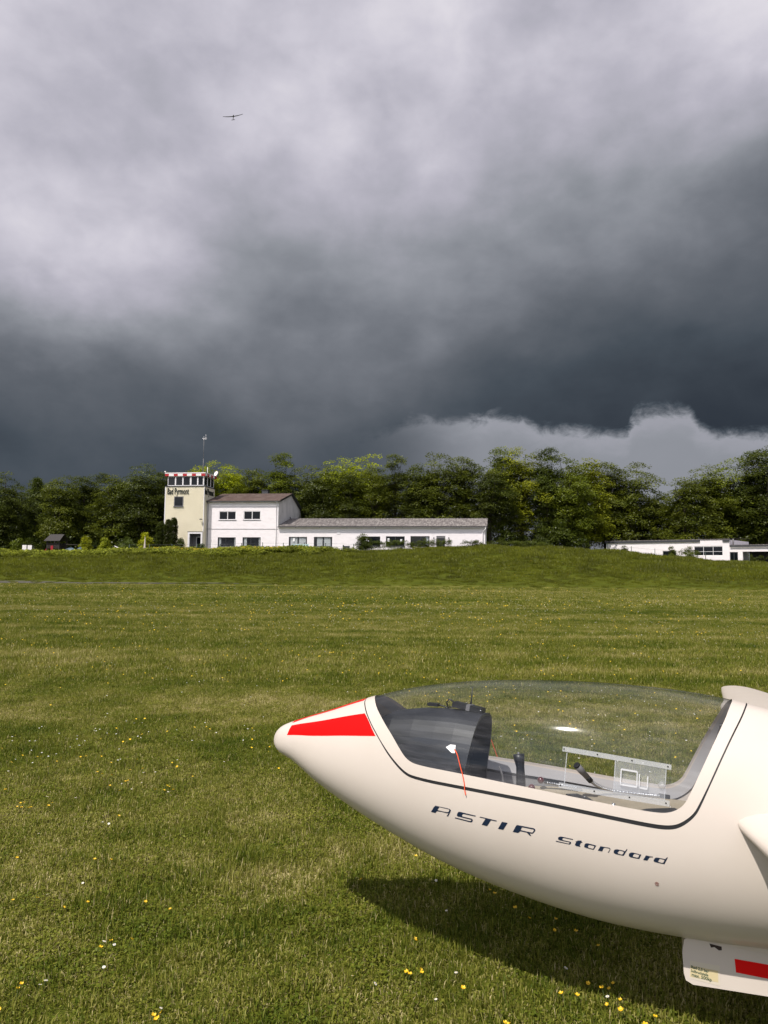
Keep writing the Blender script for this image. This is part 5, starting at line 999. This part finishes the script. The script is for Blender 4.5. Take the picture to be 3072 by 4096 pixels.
for (w_, z_, r_) in ((-.09, .12, .042), (.01, .13, .042), (.10, .12, .040), (-.06, .03, .032), (.05, .03, .032), (.12, .035, .022)):
    c = gp(.885, w_, z_); g1 = MB().lathe(c, [(r_, -.01), (r_, .008), (r_ * .85, .010), (r_ * .84, .004)], 20, axis=(1, 0, 0)).build('gauge', M_['black'], pnl); MB().lathe(c, [(r_ * .84, .003), (.0003, .0035)], 20, axis=(1, 0, 0)).build('dial', M_['cover'], g1)
MB().obox(gp(.905, .165, .045), (.001, 0, 0), (0, .006, 0), (0, 0, .008)).build('small_sticker', M_['white'], pnl)
# collision warning unit with antenna, gps puck, cable
R3 = lambda c, l, w_, h, ang=0.: (c, Vector((math.cos(ang), 0, math.sin(ang))) * l, Vector((0, 1, 0)) * w_, Vector((-math.sin(ang), 0, math.cos(ang))) * h)
un = MB().obox(*R3(gp(.893, -.005, .252), .064, .038, .0115, -.10)).build('warning_unit', M_['black'], gl, bevel=.003)
MB().obox(*R3(gp(.898, -.005, .2525), .008, .0385, .0122, -.10)).build('label_strip', M_['gutter'], un)
MB().tube([gp(.896, -.02, .262), gp(.897, -.02, .285), gp(.898, -.02, .338)], [.005, .0028, .0016], 8).build('antenna', M_['black'], un)
MB().lathe(gp(.952, .032, .249), [(.0022, 0), (.0018, .002), (.0002, .0022)], 8, axis=(.4, -.9, 0)).build('led', M_['white'], un)
MB().obox(*R3(gp(.732, -.03, .242), .024, .022, .0065, .03)).build('gps_puck', M_['black'], gl, bevel=.002)
MB().tube(curve_pts([gp(.755, -.03, .243), gp(.785, -.025, .239), gp(.80, -.02, .235), gp(.795, -.01, .258), gp(.805, -.01, .273), gp(.822, -.01, .266), gp(.835, -.01, .256)]), .0032, 8).build('cable', M_['black'], gl)
MB().tube(curve_pts([gp(.80, -.03, .240), gp(.82, -.03, .243), gp(.845, -.03, .247)]), .003, 8).build('cable', M_['black'], gl)
# stick, knobs, hose
st = MB().tube([gp(1.15, 0, -.40), gp(1.14, 0, -.12)], .011, 10).build('control_stick', M_['black'], gl)
gpv = [gp(1.138, 0, -.10), gp(1.134, 0, -.05), gp(1.130, 0, 0), gp(1.124, 0, .05), gp(1.118, 0, .078), gp(1.114, 0, .098)]
MB().tube(gpv, [.019, .020, .0185, .0165, .0215, .023], 14).build('grip', M_['black'], st); MB().lathe(gp(1.113, 0, .099), [(.005, 0), (.004, .006), (.0003, .007)], 8).build('button', M_['gutter'], st)
for i in range(12): MB().tube([gp(1.135 - .001 * i, .0185 * math.sin(-.6), -.07 + i * .013), gp(1.130 - .001 * i, .020, -.064 + i * .013)], .0016, 5).build('cord_wrap', M_['gutterdark'], st)
for (s, w_, z_) in ((1.172, -.235, -.024), (1.150, -.150, -.046)): MB().lathe(gp(s, w_, z_), [(.0005, -.0145), (.008, -.012), (.0135, -.005), (.0145, 0), (.0135, .005), (.008, .012), (.0005, .0145)], 16).build('lever_knob', M_['knob'], gl)
b = MB().tube([gp(1.186, -.240, -.032), gp(1.34, -.250, -.030)], .005, 8)
for i in range(14): b.tube([gp(1.20 + i * .009, -.241, -.0315), gp(1.204 + i * .009, -.241, -.0315)], .0065, 8)
b.build('lever_rod', M_['steel'], gl)
MB().tube(curve_pts([gp(1.05, -.05, -.10), gp(1.050, -.05, -.028), gp(1.040, -.05, .01), gp(1.028, -.05, .031)]), .0042, 8).build('drinking_tube', M_['gutter'], gl)
# gooseneck microphone
pts = curve_pts([gp(1.645, -.275, -.013), gp(1.554, -.268, -.018), gp(1.473, -.25, -.020), gp(1.428, -.23, -.013), gp(1.396, -.20, .003), gp(1.376, -.172, .021)], 6)
neck = MB().tube(pts, .0062, 8)
for i in range(0, len(pts) - 1):
    a, c = pts[i], pts[i + 1]; neck.tube([a, a + (c - a) * .45], .0076, 8)
mc = neck.build('gooseneck_microphone', M_['steel'], gl)
MB().tube([gp(1.382, -.176, .015), gp(1.368, -.165, .030)], .0115, 12).build('collar', M_['black'], mc)
hd = MB().tube([gp(1.368, -.165, .030), gp(1.352, -.150, .047), gp(1.351, -.149, .048), gp(1.330, -.127, .072)], [.0115, .0118, .0130, .0142], 14).build('microphone_head', M_['gutter'], mc)
MB().tube([gp(1.330, -.127, .072), gp(1.326, -.1235, .0765)], [.0146, .0135], 14).build('head_rim', M_['black'], mc)
MB().obox(gp(1.662, -.276, -.013), (.022, 0, 0), (0, .004, 0), (0, 0, .011)).build('clip', M_['gutterdark'], mc, bevel=.002)
# catch line on the rear frame
MB().tube(curve_pts([gp(1.862, -.215, .310), gp(1.856, -.222, .293), gp(1.850, -.230, .266), gp(1.842, -.240, .235), gp(1.833, -.245, .205)]), .0022, 6).tube([gp(1.862, -.213, .306), gp(1.860, -.217, .296)], .006, 8).tube([gp(1.852, -.229, .262), gp(1.849, -.231, .251)], .005, 8).build('restraint_cord', M_['gutter'], gl)
# yaw strings with their tape
for sgn, sh in ((1, 0), (-1, 0)):
    f = lambda t: t if sgn > 0 else PI - t
    tp = [(.8859, .3649), (.9024, .3964), (.9241, .3964), (.9254, .3194), (.9126, .3178)]
    tape = patch('string_tape', resample(dom([(s, f(t)) for s, t in tp]), .008), [], .01, M_['white'], gl, off=.001)
    ys = [(.921, .352, .0022), (.9241, .349, .003), (.937, .3146, .007), (.9461, .2644, .006), (.9564, .2031, .005), (.9669, .1449, .004), (.9773, .0742, .004), (.9813, .0239, .0045), (.9878, -.0138, .006)]
    MB().tube(curve_pts([gp(*hull(s, f(t), o_)[0]) for s, t, o_ in ys], 4), .0019, 6).build('yaw_string', M_['string'], gl)
# --- wings
def airfoil(n_=22):
    x = .5 * (1 - np.cos(np.linspace(0, PI, n_))); yt = .16 / .2 * (.2969 * np.sqrt(x) - .126 * x - .3516 * x ** 2 + .2843 * x ** 3 - .1015 * x ** 4); yc = .035 * 4 * x * (1 - x)
    return np.concatenate([np.stack([x[::-1], (yc + yt)[::-1]], 1), np.stack([x[1:], (yc - yt)[1:]], 1)])
AF = airfoil()
def wing(stations, nm, sgn):
    V = []; k = len(AF)
    for (w_, le, z_, ch_, tw_, tk) in stations:
        for (x, y) in AF: V.append(gp(le + x * ch_, sgn * w_, z_ + y * ch_ * tk - x * ch_ * tw_))
    F = [[a * k + i, a * k + (i + 1) % k, (a + 1) * k + (i + 1) % k, (a + 1) * k + i] for a in range(len(stations) - 1) for i in range(k)]
    me = bpy.data.meshes.new(nm); me.from_pydata([tuple(v) for v in V], [], F + [[(len(stations) - 1) * k + i for i in range(k)]]); me.materials.append(M_['gel']); me.polygons.foreach_set('use_smooth', [True] * len(me.polygons))
    bm = bmesh.new(); bm.from_mesh(me); bmesh.ops.recalc_face_normals(bm, faces=bm.faces); bm.to_mesh(me); bm.free(); return link(nm, me, gl)
wing([(.20, 1.80, .06, 1.25, .05, .9), (.30, 1.872, .040, 1.16, .05, .62), (.34, 1.893, .024, 1.12, .05, .68), (.40, 1.926, .004, 1.06, .04, .76), (.47, 1.950, -.008, 1.01, .03, .82), (.56, 1.972, -.010, .98, .03, .85), (.75, 1.985, .0, .96, .03, .9), (2., 2.01, .06, .90, .02, .95), (4, 2.10, .15, .78, .02, 1), (6, 2.2, .24, .60, .02, 1), (7.2, 2.27, .30, .45, .02, 1), (7.5, 2.36, .31, .30, .02, .6)], 'wing', 1)
wing([(.20, 1.82, .16, 1.2, .03, .9), (.34, 1.90, .175, 1.08, .03, .9), (.6, 1.93, .20, 1.0, .03, .95), (2., 1.975, .245, .92, .02, 1), (3, 2.018, .27, .85, .0, 1), (4, 2.10, .285, .78, .0, 1), (6, 2.2, .32, .62, .0, 1), (7.0, 2.255, .338, .53, .0, 1), (7.35, 2.275, .342, .48, .0, .9), (7.46, 2.30, .343, .42, .0, .7), (7.5, 2.36, .343, .30, .0, .4)], 'wing', -1)
# --- tail, wheel box
def tailp(pts, thick, nm):
    b = MB(); A1 = [gp(s, thick, z) for s, z in pts]; A2 = [gp(s, -thick, z) for s, z in pts]; b.face(A1); b.face(A2[::-1])
    for i in range(len(pts)): j = (i + 1) % len(pts); b.face([A1[i], A2[i], A2[j], A1[j]])
    return b.build(nm, M_['gel'], gl, bevel=.01)
tailp([(5.55, .10), (5.95, 1.15), (6.0, 1.2), (6.55, 1.2), (6.55, .08), (6.4, .05)], .03, 'fin')
b = MB(); b.obox(gp(6.3, 0, 1.22), (.26, 0, 0), (0, 1.4, 0), (0, 0, .018)); b.build('tailplane', M_['gel'], gl, bevel=.012)
MB().lathe(gp(6.0, 0, -.02) + Vector((0, -.02, 0)), [(.02, -.0), (.1, 0), (.12, .02), (.1, .04), (.02, .04)], 18, axis=(0, 1, 0)).build('tail_wheel', M_['seal'], gl)
gb = lambda s_, w_, z_: gp(s_, w_, z_ + .005)
bw = .088
b = MB(); prf = [(1.772, -.385), (1.742, -.42), (1.738, -.46), (1.745, -.525), (1.752, -.545), (1.775, -.553), (2.0, -.531), (2.3, -.503), (2.62, -.47), (2.62, -.36), (2.2, -.385)]
A1 = [gb(s, bw, z) for s, z in prf]; A2 = [gb(s, -bw, z) for s, z in prf]; b.face(A1); b.face(A2[::-1])
for i in range(len(prf)): j = (i + 1) % len(prf); b.face([A1[i], A2[i], A2[j], A1[j]])
wbx = b.build('wheel_fairing', M_['gel'], gl, bevel=.004)
b = MB(); lipn = []
for i in range(15):
    s = 1.735 + i * .06; tp, nn_ = hull(s, -PI / 2 + .34, 0); lipn.append(s)
P_l = [[gb(s, bw + .022, -.386 - .0 + .018 * (s - 1.735)), gb(s, bw + .016, -.406 + .030 * (s - 1.735)), gb(s, -bw - .016, -.406 + .030 * (s - 1.735)), gb(s, -bw - .022, -.386 + .018 * (s - 1.735))] for s in lipn]
for a, c in zip(P_l, P_l[1:]):
    for k in range(4): b.face([a[k], a[(k + 1) % 4], c[(k + 1) % 4], c[k]])
b.face(P_l[0]); b.face(P_l[-1][::-1]); b.build('fairing_lip', M_['gel'], gl, bevel=.002)
rs = MB(); rs.face([gb(1.900, bw + .0008, -.441), gb(1.905, bw + .0008, -.482), gb(2.45, bw + .0008, -.455), gb(2.45, bw + .0008, -.405)]); rs.build('fairing_stripe', M_['red'], wbx, label='red stripe on the wheel fairing')
MB().face([gb(1.822, bw + .0006, -.412), gb(1.860, bw + .0006, -.413), gb(1.861, bw + .0006, -.424), gb(1.852, bw + .0006, -.427), gb(1.838, bw + .0006, -.420), gb(1.827, bw + .0006, -.424)]).build('paint_chip', mat('bare_chip', (.04, .025, .02), .8), wbx)
# sticker with hand lettering
M_['clearfoil'] = mat('yellowed_clear_tape', (.66, .59, .48), .35); M_['paper'] = mat('yellowed_paper', (.62, .52, .30), .7); M_['ink'] = mat('green_ink', (.005, .06, .04), .6)
stk = MB(); stk.face([gb(1.763, bw + .0008, -.480), gb(1.763, bw + .0008, -.536), gb(1.858, bw + .0008, -.536), gb(1.855, bw + .0008, -.474)]); stk = stk.build('sticker', M_['clearfoil'], wbx)
MB().face([gb(1.765, bw + .0014, -.494), gb(1.765, bw + .0014, -.530), gb(1.852, bw + .0014, -.526), gb(1.850, bw + .0014, -.491)]).build('paper', M_['paper'], stk)
for (tx, s, z, sz, k) in (('Rad 2,5 bar', 1.7665, -.5025, .0130, .93), ('Sollbruchstelle', 1.7665, -.5140, .0115, .80), ('max. 500kp', 1.7690, -.5265, .0145, .93)):
    o = gb(s, bw + .002, z); mt = Matrix.Translation(o) @ Matrix.Rotation(.02, 4, 'Y') @ FRONT; text_mesh('handwriting', tx, sz, M_['ink'], stk, mt, k, .00022, .0001)
MB().lathe(gp(2.25, 0, -.52) + Vector((0, -.06, 0)), [(.05, 0), (.17, 0), (.195, .03), (.195, .09), (.17, .12), (.05, .12)], 28, axis=(0, 1, 0)).build('main_wheel', M_['seal'], gl)
# ------------------------------------------------------------------ glider in the air
def ray_dir(px, py): return (f0 + cr * ((px - 1536) / F_) - cu * ((py - 2048) / F_)).normalized()
D_ = 615.; ctr = Vector((0, 0, 1.6)) + ray_dir(933.5, 467) * D_
fg = empty('flying_glider', ctr, 0, 'distant dark glider in flight high in the cloudy sky', 'glider')
hd_ = Vector((ctr.x, ctr.y, 0)).normalized() * -1.0; rt = hd_.cross(Vector((0, 0, 1))); upv = Vector((0, 0, 1)); bank_ = math.radians(-16.5)
rt2 = (rt * math.cos(bank_) + upv * math.sin(bank_)).normalized(); up2 = rt2.cross(hd_).normalized(); mf = Matrix((hd_, -rt2, up2)).transposed().to_4x4(); mf.translation = ctr; fg.matrix_world = mf
b = MB().tube([(2.3, 0, 0), (2.1, 0, .02), (1.2, 0, .05), (0, 0, .05), (-1.5, 0, .1), (-4.2, 0, .2)], [.05, .22, .38, .36, .2, .1], 10); b.build('fuselage', M_['blackgl'], fg)
for s_ in (1, -1):
    b = MB(); st_ = [(0, .55, -.5, .15), (3.5, .45, -.42, .42), (6.2, .25, -.35, .85), (7.6, .05, -.3, 1.2)]
    for (y0, a0, c0_, z0), (y1, a1, c1_, z1) in zip(st_, st_[1:]): b.face([(a0, s_ * y0, z0), (a1, s_ * y1, z1), (c1_, s_ * y1, z1), (c0_, s_ * y0, z0)]); b.face([(a0 - .1, s_ * y0, z0 + .12), (a1 - .05, s_ * y1, z1 + .06), (c1_, s_ * y1, z1 + .005), (c0_, s_ * y0, z0 + .01)])
    b.build('wing', M_['blackgl'], fg)
MB().box(-4.5, -3.95, -1.3, 1.3, .25, .33).build('tailplane', M_['blackgl'], fg); MB().box(-4.6, -3.9, -.04, .04, .34, 1.3).build('fin', M_['blackgl'], fg)
